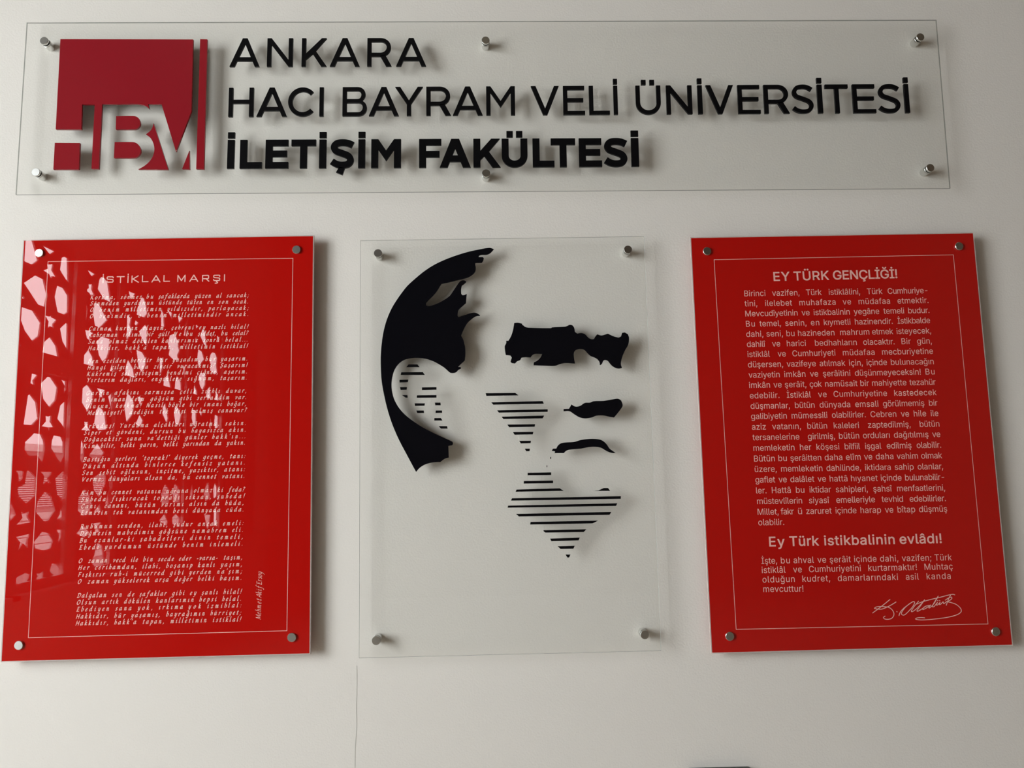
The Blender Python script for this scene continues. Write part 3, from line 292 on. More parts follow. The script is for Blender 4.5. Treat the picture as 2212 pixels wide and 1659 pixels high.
"t":[227,[204,379,204,327,6,327,6,379],[65,471,126,471,126,98,128,76,136,61,150,53,170,50,185,51,202,54,213,2,192,-3,168,-4,125,2,92,21,72,52,65,93]],
"u":[410,[182,-5,146,-1,115,11,89,31,69,59,57,95,53,139,53,379,114,379,114,144,119,105,137,75,164,56,200,50,226,53,249,62,268,77,283,97,293,122,296,153,296,379,357,379,357,0,298,0,298,92,307,92,286,47,257,17,222,0]],
"v":[389,[163,0,17,379,84,379,165,155,187,87,206,21,184,21,203,87,224,155,305,379,371,379,226,0]],
"w":[567,[138,0,23,379,87,379,133,214,154,137,175,41,165,41,186,135,206,214,252,379,316,379,362,214,382,136,402,41,391,41,413,135,434,214,480,379,545,379,429,0,368,0,319,172,305,225,291,280,277,338,291,338,277,280,263,225,248,172,199,0]],
"x":[379,[21,0,171,218,171,171,29,379,100,379,147,306,179,253,207,206,175,206,202,253,233,306,282,379,352,379,209,169,209,214,358,0,287,0,231,85,200,136,173,182,205,182,178,136,148,85,91,0]],
"y":[389,[47,-139,61,-86,71,-87,104,-89,118,-84,130,-74,141,-58,151,-36,163,-1,17,379,84,379,165,155,187,87,206,21,184,21,202,87,224,155,305,379,371,379,204,-58,177,-107,159,-124,139,-136,117,-143,91,-145,65,-143]],
"z":[380,[42,0,42,46,254,320,254,323,48,323,48,379,333,379,333,331,126,60,126,56,339,56,339,0]],
"Ç":[510,[267,-7,205,1,150,25,104,63,70,115,48,179,40,254,48,329,70,393,104,445,150,484,205,508,267,516,305,513,340,504,373,490,402,471,427,447,448,418,463,385,473,348,408,348,401,373,389,395,357,428,315,449,267,456,223,450,184,432,150,403,125,364,109,314,103,254,109,194,125,145,151,105,184,76,223,59,267,53,315,60,357,81,389,114,408,160,473,160,463,124,448,91,428,62,402,38,373,19,341,5,305,-4],[228,-146,228,-110,268,-110,294,-105,300,-98,302,-88,300,-77,294,-71,268,-66,240,-66,251,13,283,13,283,-3,283,-33,312,-37,332,-47,344,-64,348,-88,343,-114,328,-132,304,-143,269,-146]],
"Ö":[533,[267,-7,205,1,150,25,105,63,70,115,48,179,40,254,48,329,70,393,105,445,150,484,205,508,267,516,329,508,384,484,429,445,464,393,486,329,493,254,486,179,464,115,429,63,384,25,329,1],[267,53,310,59,349,76,383,105,408,144,425,194,430,254,425,314,408,365,383,404,349,433,310,450,267,456,223,450,184,433,151,404,125,364,109,314,103,254,109,194,125,144,151,105,184,76,223,59],[339,572,323,575,310,584,301,597,298,612,301,628,310,641,323,650,339,653,355,650,368,641,376,628,379,612,376,597,368,584,355,575],[195,572,180,575,167,584,158,597,155,612,158,628,167,641,180,650,195,653,211,650,224,641,233,628,236,612,233,597,224,584,211,575]],
"Ü":[517,[259,-8,203,-2,154,15,114,43,85,80,66,124,60,173,60,509,124,509,124,178,128,144,141,113,160,87,187,68,220,56,259,52,298,56,331,68,357,87,377,113,389,144,393,178,393,509,457,509,457,173,451,124,433,80,403,43,363,15,315,-2],[331,572,315,575,302,584,293,597,290,612,293,628,302,641,315,650,331,653,346,650,359,641,368,628,371,612,368,597,359,584,346,575],[187,572,172,575,158,584,149,597,146,612,149,628,158,641,172,650,187,653,203,650,216,641,224,628,227,612,224,597,216,584,203,575]],
"â":[389,[160,-9,126,-5,94,5,68,22,48,45,35,73,30,108,34,138,43,161,58,179,78,193,125,211,178,220,234,227,265,235,273,243,276,255,276,257,273,279,267,297,256,311,240,322,220,329,196,331,171,329,149,322,118,301,100,274,41,291,57,322,79,346,104,364,133,375,163,382,194,384,239,379,286,360,306,343,322,320,333,290,337,251,337,0,277,0,277,52,272,52,252,25,215,1,190,-6],[170,45,202,49,228,59,248,74,263,93,272,115,276,138,276,190,259,182,231,176,200,171,175,168,134,159,117,150,103,139,95,124,92,105,94,87,102,72,114,61,130,52],[140,435,80,435,80,438,160,529,218,529,299,438,299,435,238,435,189,495]],
"ç":[396,[207,-8,159,-2,117,16,82,46,56,85,40,133,34,187,40,243,56,291,82,330,117,360,159,378,207,384,260,377,305,356,340,322,362,277,303,262,290,289,270,311,242,325,207,330,173,325,145,310,124,287,108,258,99,224,96,187,99,151,108,117,124,89,145,66,173,51,207,46,243,52,271,66,292,89,304,117,363,102,354,78,341,56,306,21,261,-1],[169,-143,169,-107,210,-107,236,-102,241,-95,243,-84,241,-74,236,-67,210,-62,182,-62,192,16,224,16,224,0,224,-29,253,-34,273,-44,285,-61,289,-85,284,-111,270,-129,245,-139,210,-143]],
"î":[167,[53,0,53,379,114,379,114,0],[34,435,-26,435,-26,438,54,529,112,529,193,438,193,435,132,435,83,495]],
"ö":[415,[207,-8,159,-2,117,16,82,46,56,85,40,133,34,187,40,243,56,291,82,330,117,360,159,378,207,384,256,378,299,360,333,330,359,291,376,243,381,187,376,133,359,85,333,46,299,16,256,-2],[207,46,242,51,270,66,292,89,307,117,316,151,319,187,316,224,307,258,292,287,270,310,242,325,207,330,173,325,145,310,124,287,108,258,99,224,96,187,99,151,108,117,124,89,145,66,173,51],[279,443,264,446,251,455,242,468,239,483,242,499,251,512,264,520,279,523,295,520,308,512,317,499,320,483,317,468,308,455,295,446],[136,443,120,446,107,455,98,468,95,483,98,499,107,512,120,520,136,523,151,520,164,512,173,499,176,483,173,468,164,455,151,446]],
"ü":[410,[182,-5,146,-1,115,11,89,31,69,59,57,95,53,139,53,379,114,379,114,144,119,105,137,75,164,56,200,50,226,53,249,62,268,77,283,97,293,122,296,153,296,379,357,379,357,0,298,0,298,92,307,92,286,47,257,17,222,0],[277,443,261,446,248,455,239,468,236,483,239,499,248,512,261,520,277,523,292,520,305,512,314,499,317,483,314,468,305,455,292,446],[133,443,118,446,104,455,96,468,93,483,96,499,104,512,118,520,133,523,149,520,162,512,170,499,173,483,170,468,162,455,149,446]],
"Ğ":[520,[269,-7,205,1,149,25,104,64,69,116,47,179,40,254,47,329,69,393,103,445,149,484,203,508,265,516,304,513,340,504,374,489,403,469,429,445,449,416,465,384,474,349,408,349,387,393,356,427,315,448,265,456,222,450,183,432,150,404,125,364,109,314,103,254,109,194,125,145,151,105,184,76,224,59,269,53,309,57,345,71,374,93,396,123,410,160,415,202,434,199,283,199,283,256,478,256,478,200,471,141,451,91,419,50,377,19,326,0],[265,562,238,566,215,575,195,590,179,610,169,633,166,659,211,659,214,637,226,621,243,609,265,606,286,609,303,621,315,637,319,659,364,659,360,633,350,610,335,590,315,575,291,566]],
"ğ":[425,[207,-151,168,-148,134,-140,105,-127,82,-110,64,-91,51,-69,101,-41,122,-66,154,-88,178,-95,207,-97,249,-92,282,-75,304,-47,311,-6,311,68,306,68,287,41,252,16,227,8,195,5,152,10,113,27,80,53,55,90,39,136,34,191,39,246,55,293,80,332,112,361,152,378,196,384,228,382,253,373,288,346,308,319,313,319,313,379,372,379,372,-9,367,-54,350,-90,324,-117,291,-136,251,-147],[205,59,237,63,264,75,285,95,300,121,309,154,312,193,309,231,300,264,285,291,264,312,237,325,205,330,172,325,145,312,124,290,109,262,99,229,96,193,99,155,109,123,124,96,145,76,172,63],[205,433,178,436,155,446,135,461,119,481,109,504,106,529,151,529,154,508,166,491,183,480,205,476,226,480,243,491,255,508,258,529,304,529,300,504,290,481,275,461,255,446,231,436]],
"İ":[300,[31,0,31,57,118,57,118,452,31,452,31,509,269,509,269,452,183,452,183,57,269,57,269,0],[150,572,134,575,120,584,111,597,108,612,111,628,120,641,134,650,150,653,167,650,180,641,190,628,193,612,190,597,180,584,167,575]],
"ı":[167,[53,0,53,379,114,379,114,0]],
"ş":[365,[182,-8,145,-5,112,3,84,18,62,38,45,63,36,94,94,107,105,79,124,60,150,49,181,45,217,50,244,62,262,81,268,103,265,121,254,136,237,147,212,155,149,170,104,186,72,208,53,237,47,274,51,305,65,332,87,354,115,370,149,381,187,384,223,381,254,372,279,358,299,339,314,316,324,290,268,277,258,298,243,316,219,328,187,333,156,329,131,317,114,299,109,277,112,258,124,243,144,232,172,223,229,209,275,194,306,171,325,142,331,107,326,75,312,47,290,24,260,6,223,-5],[147,-143,147,-107,188,-107,214,-102,219,-95,221,-84,219,-74,214,-67,188,-62,160,-62,170,16,202,16,202,0,202,-29,231,-34,251,-44,263,-61,267,-85,262,-111,248,-129,223,-139,188,-143]]}


C = bpy.context.scene.collection
sc = bpy.context.scene

# ------------------------------------------------------------------ camera, sky, exposure
cam = bpy.data.cameras.new('camera')
cam.sensor_width = 36.0
cam.lens = CAM['lens']
cam.clip_start = 0.05
co = bpy.data.objects.new('camera', cam)
C.objects.link(co)
CAMROT = Matrix.Identity(3)
for r in range(3):
    for c in range(3):
        CAMROT[r][c] = CAM['R'][r][c]
co.matrix_world = Matrix.Translation(CAM['loc']) @ CAMROT.to_4x4()
sc.camera = co

world = bpy.data.worlds.new('overcast_sky')
sc.world = world
world.use_nodes = True
bg = world.node_tree.nodes['Background']
bg.inputs[0].default_value = (0.95, 0.97, 1.0, 1)
bg.inputs[1].default_value = 9.0

portal = bpy.data.lights.new('window_portal', 'AREA')
portal.shape = 'RECTANGLE'
portal.size = 5.3
portal.size_y = 2.45
portal.cycles.is_portal = True
po = bpy.data.objects.new('window_portal', portal)
C.objects.link(po)
po.location = (-3.27, -4.94, 2.13)
po.rotation_euler = Vector((-1, 0, 0)).to_track_quat('Z', 'Y').to_euler()

day = bpy.data.lights.new('daylight_at_near_window', 'AREA')
day.shape = 'RECTANGLE'; day.size = 2.25; day.size_y = 2.4
day.energy = 183.0
day.color = (0.96, 0.98, 1.0)
dy = bpy.data.objects.new('daylight_at_near_window', day)
C.objects.link(dy)
dy.location = (-3.30, -2.45, 2.10)
dy.rotation_euler = Vector((-1, 0, 0)).to_track_quat('Z', 'Y').to_euler()

sc.view_settings.view_transform = 'Standard'
sc.view_settings.look = 'None'
sc.view_settings.exposure = 0.0
sc.view_settings.gamma = 1.0
sc.view_settings.use_curve_mapping = False

# ------------------------------------------------------------------ helpers
def mesh_obj(name, verts, faces, mat, parent=None, smooth=False, mats=None, fm=None):
    me = bpy.data.meshes.new(name)
    me.from_pydata(verts, [], faces)
    for m in (mats or [mat]):
        me.materials.append(m)
    if fm:
        me.polygons.foreach_set('material_index', fm)
    if smooth:
        me.polygons.foreach_set('use_smooth', [True] * len(me.polygons))
    me.update()
    o = bpy.data.objects.new(name, me)
    C.objects.link(o)
    if parent:
        o.parent = parent
        o.matrix_parent_inverse = parent.matrix_world.inverted()
    return o

def empty(name, loc, label=None, cat=None, group=None, kind=None):
    o = bpy.data.objects.new(name, None)
    C.objects.link(o)
    o.empty_display_size = 0.1
    o.location = loc
    o.matrix_world = Matrix.Translation(loc)
    tag(o, label, cat, group, kind)
    return o

def tag(o, label=None, cat=None, group=None, kind=None):
    if label: o['label'] = label
    if cat: o['category'] = cat
    if group: o['group'] = group
    if kind: o['kind'] = kind
    return o

class MB:
    def __init__(s): s.v = []; s.f = []
    def add(s, v, f):
        n = len(s.v); s.v += v; s.f += [tuple(i + n for i in q) for q in f]
    def box(s, x0, x1, y0, y1, z0, z1):
        s.add([(x0,y0,z0),(x1,y0,z0),(x1,y1,z0),(x0,y1,z0),(x0,y0,z1),(x1,y0,z1),(x1,y1,z1),(x0,y1,z1)],
              [(0,3,2,1),(4,5,6,7),(0,1,5,4),(1,2,6,5),(2,3,7,6),(3,0,4,7)])
    def slab(s, contours, f0, f1, place):
        """extrude a filled outline (with holes); place(u, v, d) -> world; f0 front depth, f1 back depth"""
        flat = [p for c in contours for p in c]
        tris = tessellate_polygon([[Vector((p[0], p[1], 0)) for p in c] for c in contours])
        n = len(flat)
        if f1 is None:
            s.add([place(p[0], p[1], f0) for p in flat], [tuple(t) for t in tris]); return
        v = [place(p[0], p[1], f0) for p in flat] + [place(p[0], p[1], f1) for p in flat]
        f = [tuple(t) for t in tris] + [tuple(i + n for i in reversed(t)) for t in tris]
        k = 0
        for c in contours:
            m = len(c)
            for i in range(m):
                a = k + i; b = k + (i + 1) % m
                f.append((a, b, b + n, a + n))
            k += m
        s.add(v, f)
    def lathe(s, prof, cx, cz, seg=32):
        """profile of (radius, y) turned about the Y axis through (cx, cz)"""
        v = []; f = []
        for r, y in prof:
            for k in range(seg):
                a = 2 * math.pi * k / seg
                v.append((cx + r * math.cos(a), y, cz + r * math.sin(a)))
        for i in range(len(prof) - 1):
            for k in range(seg):
                a = i * seg + k; b = i * seg + (k + 1) % seg
                f.append((a, b, b + seg, a + seg))
        f.append(tuple(range(seg)))
        f.append(tuple(reversed(range((len(prof) - 1) * seg, len(prof) * seg))))
        s.add(v, f)
    def build(s, name, mat, parent=None, smooth=False, mats=None, fm=None):
        return mesh_obj(name, s.v, s.f, mat, parent, smooth, mats, fm)

def fix_normals(o):
    import bmesh
    bm = bmesh.new(); bm.from_mesh(o.data)
    bmesh.ops.recalc_face_normals(bm, faces=bm.faces)
    bm.to_mesh(o.data); bm.free()
    return o

def catmull(pts, n=5):
    if len(pts) < 3: return [tuple(p) for p in pts]
    out = []
    P = [pts[0]] + list(pts) + [pts[-1]]
    for i in range(1, len(P) - 2):
        a, b, c, d = P[i-1], P[i], P[i+1], P[i+2]
        for j in range(n):
            t = j / n
            out.append(tuple(0.5 * ((2*b[k]) + (-a[k]+c[k])*t + (2*a[k]-5*b[k]+4*c[k]-d[k])*t*t + (-a[k]+3*b[k]-3*c[k]+d[k])*t**3) for k in (0, 1)))
    out.append(tuple(pts[-1]))
    return out

def hull(pts):
    pts = sorted(set(pts))
    if len(pts) < 3: return pts
    def half(ps):
        h = []
        for p in ps:
            while len(h) > 1 and (h[-1][0]-h[-2][0])*(p[1]-h[-2][1]) - (h[-1][1]-h[-2][1])*(p[0]-h[-2][0]) <= 0: h.pop()
            h.append(p)
        return h
    a = half(pts); b = half(pts[::-1])
    return a[:-1] + b[:-1]

def mat(name, color, rough=0.5, metal=0.0, spec=0.5, bump=None, noise=None):
    m = bpy.data.materials.new(name)
    m.use_nodes = True
    nt = m.node_tree; b = nt.nodes['Principled BSDF']
    b.inputs['Base Color'].default_value = (*color, 1)
    b.inputs['Roughness'].default_value = rough
    b.inputs['Metallic'].default_value = metal
    b.inputs['Specular IOR Level'].default_value = spec
    if bump or noise:
        tc = nt.nodes.new('ShaderNodeTexCoord')
    if noise:
        n = nt.nodes.new('ShaderNodeTexNoise'); n.inputs['Scale'].default_value = noise[0]; n.inputs['Detail'].default_value = 4
        nt.links.new(tc.outputs['Object'], n.inputs['Vector'])
        mx = nt.nodes.new('ShaderNodeMix'); mx.data_type = 'RGBA'
        mx.inputs[6].default_value = (*color, 1); mx.inputs[7].default_value = (*noise[1], 1)
        nt.links.new(n.outputs['Fac'], mx.inputs[0]); nt.links.new(mx.outputs[2], b.inputs['Base Color'])
    if bump:
        last = None
        for sc_, st, dist in bump:
            n = nt.nodes.new('ShaderNodeTexNoise'); n.inputs['Scale'].default_value = sc_; n.inputs['Detail'].default_value = 3
            nt.links.new(tc.outputs['Object'], n.inputs['Vector'])
            bp = nt.nodes.new('ShaderNodeBump'); bp.inputs['Strength'].default_value = st; bp.inputs['Distance'].default_value = dist
            nt.links.new(n.outputs['Fac'], bp.inputs['Height'])
            if last: nt.links.new(last.outputs[0], bp.inputs['Normal'])
            last = bp
        nt.links.new(last.outputs[0], b.inputs['Normal'])
    return m

def clear_mat(name, tint, ior=1.49, body=None, bodyfac=0.0):
    """thin clear sheet: straight-through transparency with a Fresnel mirror on both faces"""
    m = bpy.data.materials.new(name); m.use_nodes = True
    nt = m.node_tree; nt.nodes.clear()
    out = nt.nodes.new('ShaderNodeOutputMaterial')
    tr = nt.nodes.new('ShaderNodeBsdfTransparent'); tr.inputs[0].default_value = (*tint, 1)
    gl = nt.nodes.new('ShaderNodeBsdfGlossy'); gl.inputs['Roughness'].default_value = 0.0
    geo = nt.nodes.new('ShaderNodeNewGeometry')
    mr = nt.nodes.new('ShaderNodeMapRange'); mr.inputs[3].default_value = ior; mr.inputs[4].default_value = 1 / ior
    nt.links.new(geo.outputs['Backfacing'], mr.inputs[0])
    fr = nt.nodes.new('ShaderNodeFresnel'); nt.links.new(mr.outputs[0], fr.inputs[0])
    mx = nt.nodes.new('ShaderNodeMixShader')
    nt.links.new(fr.outputs[0], mx.inputs[0]); nt.links.new(tr.outputs[0], mx.inputs[1]); nt.links.new(gl.outputs[0], mx.inputs[2])
    last = mx
    if body:
        df = nt.nodes.new('ShaderNodeBsdfDiffuse'); df.inputs[0].default_value = (*body, 1)
        m2 = nt.nodes.new('ShaderNodeMixShader'); m2.inputs[0].default_value = bodyfac
        nt.links.new(mx.outputs[0], m2.inputs[1]); nt.links.new(df.outputs[0], m2.inputs[2])
        last = m2
    nt.links.new(last.outputs[0], out.inputs[0])
    return m

# ------------------------------------------------------------------ materials
M_wall = mat('wall_paint', (0.81, 0.768, 0.718), 0.62, spec=0.3, bump=[(260, 0.42, 0.0012), (9, 0.12, 0.004)], noise=(3, (0.80, 0.77, 0.725)))
M_side = mat('side_wall_paint', (0.72, 0.70, 0.64), 0.7, bump=[(200, 0.2, 0.001)])
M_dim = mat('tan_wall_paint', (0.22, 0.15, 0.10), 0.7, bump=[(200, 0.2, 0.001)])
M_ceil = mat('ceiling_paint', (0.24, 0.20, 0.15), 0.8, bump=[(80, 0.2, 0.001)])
M_floor = mat('floor_tile', (0.52, 0.45, 0.37), 0.35, bump=[(30, 0.1, 0.001)], noise=(6, (0.44, 0.38, 0.31)))
M_frame = mat('white_window_frame', (0.62, 0.60, 0.57), 0.4, bump=[(60, 0.05, 0.0005)])
M_latt = mat('lattice_stone', (0.42, 0.40, 0.38), 0.85, bump=[(90, 0.3, 0.001)])
M_sheet = clear_mat('clear_acrylic', (0.995, 0.998, 0.994), ior=1.36)
M_edge = clear_mat('acrylic_cut_edge', (0.80, 0.82, 0.80), body=(0.06, 0.06, 0.055), bodyfac=0.42)
M_redge = clear_mat('pale_acrylic_edge', (0.97, 0.95, 0.93), body=(0.85, 0.74, 0.70), bodyfac=0.45)
M_pane = clear_mat('window_glass', (0.97, 0.985, 0.98))
M_red = mat('red_acrylic', (0.50, 0.006, 0.004), 0.0, spec=0.85, noise=(4, (0.47, 0.006, 0.004)))
M_print = mat('pink_white_print', (0.97, 0.56, 0.50), 0.0, spec=0.85, noise=(400, (0.94, 0.52, 0.46)))
M_logo = mat('burgundy_acrylic', (0.285, 0.012, 0.020), 0.10, spec=0.5, bump=[(300, 0.02, 0.0002)])
M_black = mat('black_acrylic', (0.004, 0.004, 0.006), 0.10, spec=0.22, bump=[(300, 0.02, 0.0002)])
M_blackm = mat('black_letter_acrylic', (0.004, 0.004, 0.005), 0.25, spec=0.20, bump=[(300, 0.02, 0.0002)])
M_steel = mat('satin_steel', (0.74, 0.74, 0.72), 0.26, metal=1.0, bump=[(900, 0.05, 0.0001)])
M_box = mat('dark_grey_plastic', (0.045, 0.05, 0.045), 0.5, bump=[(300, 0.05, 0.0003)])
M_bld = mat('outside_cladding', (0.34, 0.33, 0.32), 0.8, bump=[(20, 0.1, 0.002)])
M_slat = mat('outside_louvre', (0.62, 0.60, 0.58), 0.7, bump=[(20, 0.1, 0.002)])
M_ground = mat('outside_paving', (0.25, 0.25, 0.24), 0.9, bump=[(5, 0.2, 0.01)])
M_crack = mat('plaster_crack', (0.60, 0.59, 0.55), 0.8, bump=[(300, 0.2, 0.0003)])

# ------------------------------------------------------------------ room shell
# the room, measured from its mirror image in the left plaque
K = 3.2 / 2.3
LX = lambda x: x * K
LY = lambda y: -0.05 + 1.65 - (1.65 - 0.05 - y) * K
LZ = lambda z: 1.6 + (z - 1.6) * K
RX0, RX1, RY0, RY1, RZ = -3.20, 4.40, 0.0, LY(-6.29), LZ(3.99)
def wall(name, *b, m=M_wall):
    k = MB(); k.box(*b); return tag(k.build(name, m), kind='structure')
wall('wall_back', RX0 - 0.15, RX1 + 0.15, 0.0, 0.15, 0.0, RZ)
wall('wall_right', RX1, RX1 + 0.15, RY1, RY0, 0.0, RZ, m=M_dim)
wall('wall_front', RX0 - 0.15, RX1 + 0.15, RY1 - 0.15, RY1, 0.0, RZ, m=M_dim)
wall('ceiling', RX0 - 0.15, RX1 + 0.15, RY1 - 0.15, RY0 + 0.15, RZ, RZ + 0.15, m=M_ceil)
wall('floor', RX0 - 0.15, RX1 + 0.15, RY1 - 0.15, RY0 + 0.15, -0.15, 0.0, m=M_floor)
# left wall with the long window opening and a second one nearer the plaques
WY0, WY1, WZ0, WZ1 = LY(-5.96), LY(-2.12), LZ(1.10), LZ(2.93)
NY0, NY1 = -3.60, -1.30
k = MB()
k.slab([[(RY1, 0), (RY0, 0), (RY0, RZ), (RY1, RZ)], [(WY0, WZ0), (WY1, WZ0), (WY1, WZ1), (WY0, WZ1)],
        [(NY0, WZ0), (NY1, WZ0), (NY1, WZ1), (NY0, WZ1)]], RX0, RX0 - 0.03, lambda u, v, d: (d, u, v))
tag(fix_normals(k.build('wall_left', M_side)), kind='structure')
# skirting under the plaques
wall('baseboard_back', RX0, RX1, -0.015, 0.0, 0.0, 0.09, m=M_side)

# windows: frame, transom, mullions, panes, sill
def window(name, y0, y1, mull):
    win = empty(name, (RX0 - 0.03, (y0 + y1) / 2, WZ0), kind='structure')
    xa, xb = RX0 - 0.030, RX0 - 0.002
    F = 0.06
    T0, T1 = LZ(2.175), LZ(2.275)
    def wpart(nm, a, b, c, d, x0=xa, x1=xb, m=M_frame):
        k = MB(); k.box(x0, x1, a, b, c, d); return k.build(nm, m, win)
    k = MB()
    k.slab([[(y0, WZ0), (y1, WZ0), (y1, WZ1), (y0, WZ1)], [(y0 + F, WZ0 + F), (y1 - F, WZ0 + F), (y1 - F, WZ1 - F), (y0 + F, WZ1 - F)]], xb, xa, lambda u, v, d: (d, u, v))
    fix_normals(k.build('window_frame', M_frame, win))
    wpart('transom', y0 + F, y1 - F, T0, T1, x1=xb + 0.003)
    for a, b in mull:
        wpart('mullion', a, b, WZ0 + F, T0)
        wpart('mullion', a, b, T1, WZ1 - F)
    ys = [y0 + F] + sorted([v for p in mull for v in p]) + [y1 - F]
    for i in range(0, len(ys), 2):
        for z0, z1 in ((WZ0 + F, T0), (T1, WZ1 - F)):
            wpart('pane', ys[i], ys[i+1], z0, z1, xa + 0.01, xa + 0.015, M_pane)
    wpart('sill', y0 - 0.03, y1 + 0.03, WZ0 - 0.03, WZ0, xa, RX0 + 0.10)
window('window_1', WY0, WY1, [(LY(a), LY(b)) for a, b in ((-2.75, -2.64), (-3.20, -3.13), (-4.28, -4.20), (-5.01, -4.94))])
window('window_2', NY0, NY1, [(-2.48, -2.42)])

# ------------------------------------------------------------------ outside the window
k = MB()
k.slab([[(LY(-6.30), LZ(0.85)), (LY(-1.95), LZ(0.85)), (LY(-1.95), LZ(3.05)), (LY(-6.30), LZ(3.05))]] + [[(p[0] / 1000, p[1] / 1000) for p in c] for c in LATT ],
       -3.24, -3.252, lambda u, v, d: (d, u, v))
lat = fix_normals(k.build('lattice_screen', M_latt))
tag(lat, 'pale star-pattern lattice screen outside the window, mirrored in the left red plaque', 'screen')

bld = empty('opposite_building', (-10, -4, -3), 'low pale building with horizontal louvres behind the lattice, mirrored in the left red plaque', 'building')
k = MB(); k.box(-14, -10, -26, 8, -3.0, 2.35); k.build('facade', M_bld, bld)
k = MB(); k.box(-14.2, -9.8, -26.2, 8.2, 2.35, 2.50); k.build('roof_edge', M_slat, bld)
k = MB()
for i in range(14):
    z = 1.18 + i * 0.045
    k.box(-9.95, -9.90, -26, 8, z, z + 0.026)
tag(k.build('louvre', M_slat, bld), kind='stuff')
for i in range(7):
    k = MB(); z = 1.05 - i * 0.17
    k.box(-10.0, -9.96, -26, 8, z - 0.15, z); k.build('siding_board', M_slat, bld)
k = MB(); k.box(-60, -2.7, -60, 40, -3.1, -3.0)
tag(k.build('ground_outside', M_ground), kind='structure')

# ------------------------------------------------------------------ plaques
SHEET_T = 0.004
YF = -0.025
YC = YF - 0.004
def rect_pts(r):
    cx, cz, w, h, a = r
    ca, sa = math.cos(a), math.sin(a)
    return [(cx + x * ca - z * sa, cz + x * sa + z * ca) for x, z in ((-w/2, h/2), (w/2, h/2), (w/2, -h/2), (-w/2, -h/2))]
P3 = lambda u, v, d: (u, d, v)

def sheet(name, pts, y0, y1, parent, face, edge):
    v = [(p[0], y0, p[1]) for p in pts] + [(p[0], y1, p[1]) for p in pts]
    f = [(0, 3, 2, 1), (4, 5, 6, 7)] + [(i, (i + 1) % 4, (i + 1) % 4 + 4, i + 4) for i in range(4)]
    return fix_normals(mesh_obj(name, v, f, None, parent, mats=[face, edge], fm=[0, 0, 1, 1, 1, 1]))

def standoffs(key, back, parent):
    R = 0.0088
    for X, Z in SO[key]:
        x, z = X / 1000, Z / 1000
        k = MB()
        k.lathe([(R * 0.96, back), (R, back + 0.0004), (R, back + 0.0022), (R * 0.9, back + 0.0026), (R * 0.9, back + 0.0036), (R, back + 0.004), (R, -0.0003)], x, z)
        b = fix_normals(k.build('standoff', M_steel, parent))
        k = MB()
        k.lathe([(R - 0.0007, YC), (R, YC + 0.0007), (R, YF)], x, z)
        fix_normals(k.build('cap', M_steel, b))

def outline(o_list, thick, y, name, m, parent):
    """cut-out pieces glued on a sheet, front face at y"""
    k = MB()
    for cs in o_list:
        k.slab([[(p[0] / 1000, p[1] / 1000) for p in c] for c in cs], y, y + thick, P3)
    return fix_normals(k.build(name, m, parent))

def smooth_outline(c, lim=38, n=4):
    m = len(c); cor = []; tan = []
    for i in range(m):
        a, b, d = c[i-1], c[i], c[(i+1) % m]
        a1 = math.atan2(b[1]-a[1], b[0]-a[0]); a2 = math.atan2(d[1]-b[1], d[0]-b[0])
        turn = abs((a2 - a1 + math.pi) % (2*math.pi) - math.pi)
        cor.append(math.degrees(turn) > lim)
        l = math.hypot(d[0]-a[0], d[1]-a[1]) or 1
        tan.append(((d[0]-a[0]) / l, (d[1]-a[1]) / l))
    out = []
    for i in range(m):
        p, q = c[i], c[(i+1) % m]; j = (i+1) % m
        L = math.hypot(q[0]-p[0], q[1]-p[1])
        ch = ((q[0]-p[0]) / (L or 1), (q[1]-p[1]) / (L or 1))
        t0 = ch if cor[i] else tan[i]; t1 = ch if cor[j] else tan[j]
        for s in range(n):
            t = s / n
            h = (2*t**3-3*t*t+1, t**3-2*t*t+t, -2*t**3+3*t*t, t**3-t*t)
            out.append(tuple(h[0]*p[k] + h[1]*L*t0[k] + h[2]*q[k] + h[3]*L*t1[k] for k in (0, 1)))
    return out

def base_of(r): return (r[0], 0.0, r[1])

# ---- top sign
sign = empty('acrylic_sign', base_of(RECTS['sign']), 'long clear acrylic sign with black university lettering and burgundy logo, topmost on the wall', 'sign')
sheet('acrylic_sheet', rect_pts(RECTS['sign']), YF, YF + SHEET_T, sign, M_sheet, M_edge)
standoffs('sign', YF + SHEET_T, sign)
YL = YF - 0.005
for i, c in enumerate(LOGO):
    o = outline([[smooth_outline(c, 35 if i else 5)]], 0.005, YL, 'logo_piece', M_logo, sign)
    o['label'] = 'burgundy acrylic logo piece'

def arc(cx, cy, rx, ry, a0, a1, n=14):
    return [(cx + rx * math.cos(math.radians(a0 + (a1 - a0) * i / n)), cy + ry * math.sin(math.radians(a0 + (a1 - a0) * i / n))) for i in range(n + 1)]

def stroke(pts, t):
    L = []; R = []
    n = len(pts)
    for i in range(n):
        a = pts[max(i - 1, 0)]; b = pts[min(i + 1, n - 1)]
        dx, dy = b[0] - a[0], b[1] - a[1]; l = math.hypot(dx, dy) or 1
        nx, ny = -dy / l * t / 2, dx / l * t / 2
        L.append((pts[i][0] + nx, pts[i][1] + ny)); R.append((pts[i][0] - nx, pts[i][1] - ny))
    return L + R[::-1]

def rc(x0, y0, x1, y1): return [(x0, y0), (x0, y1), (x1, y1), (x1, y0)]

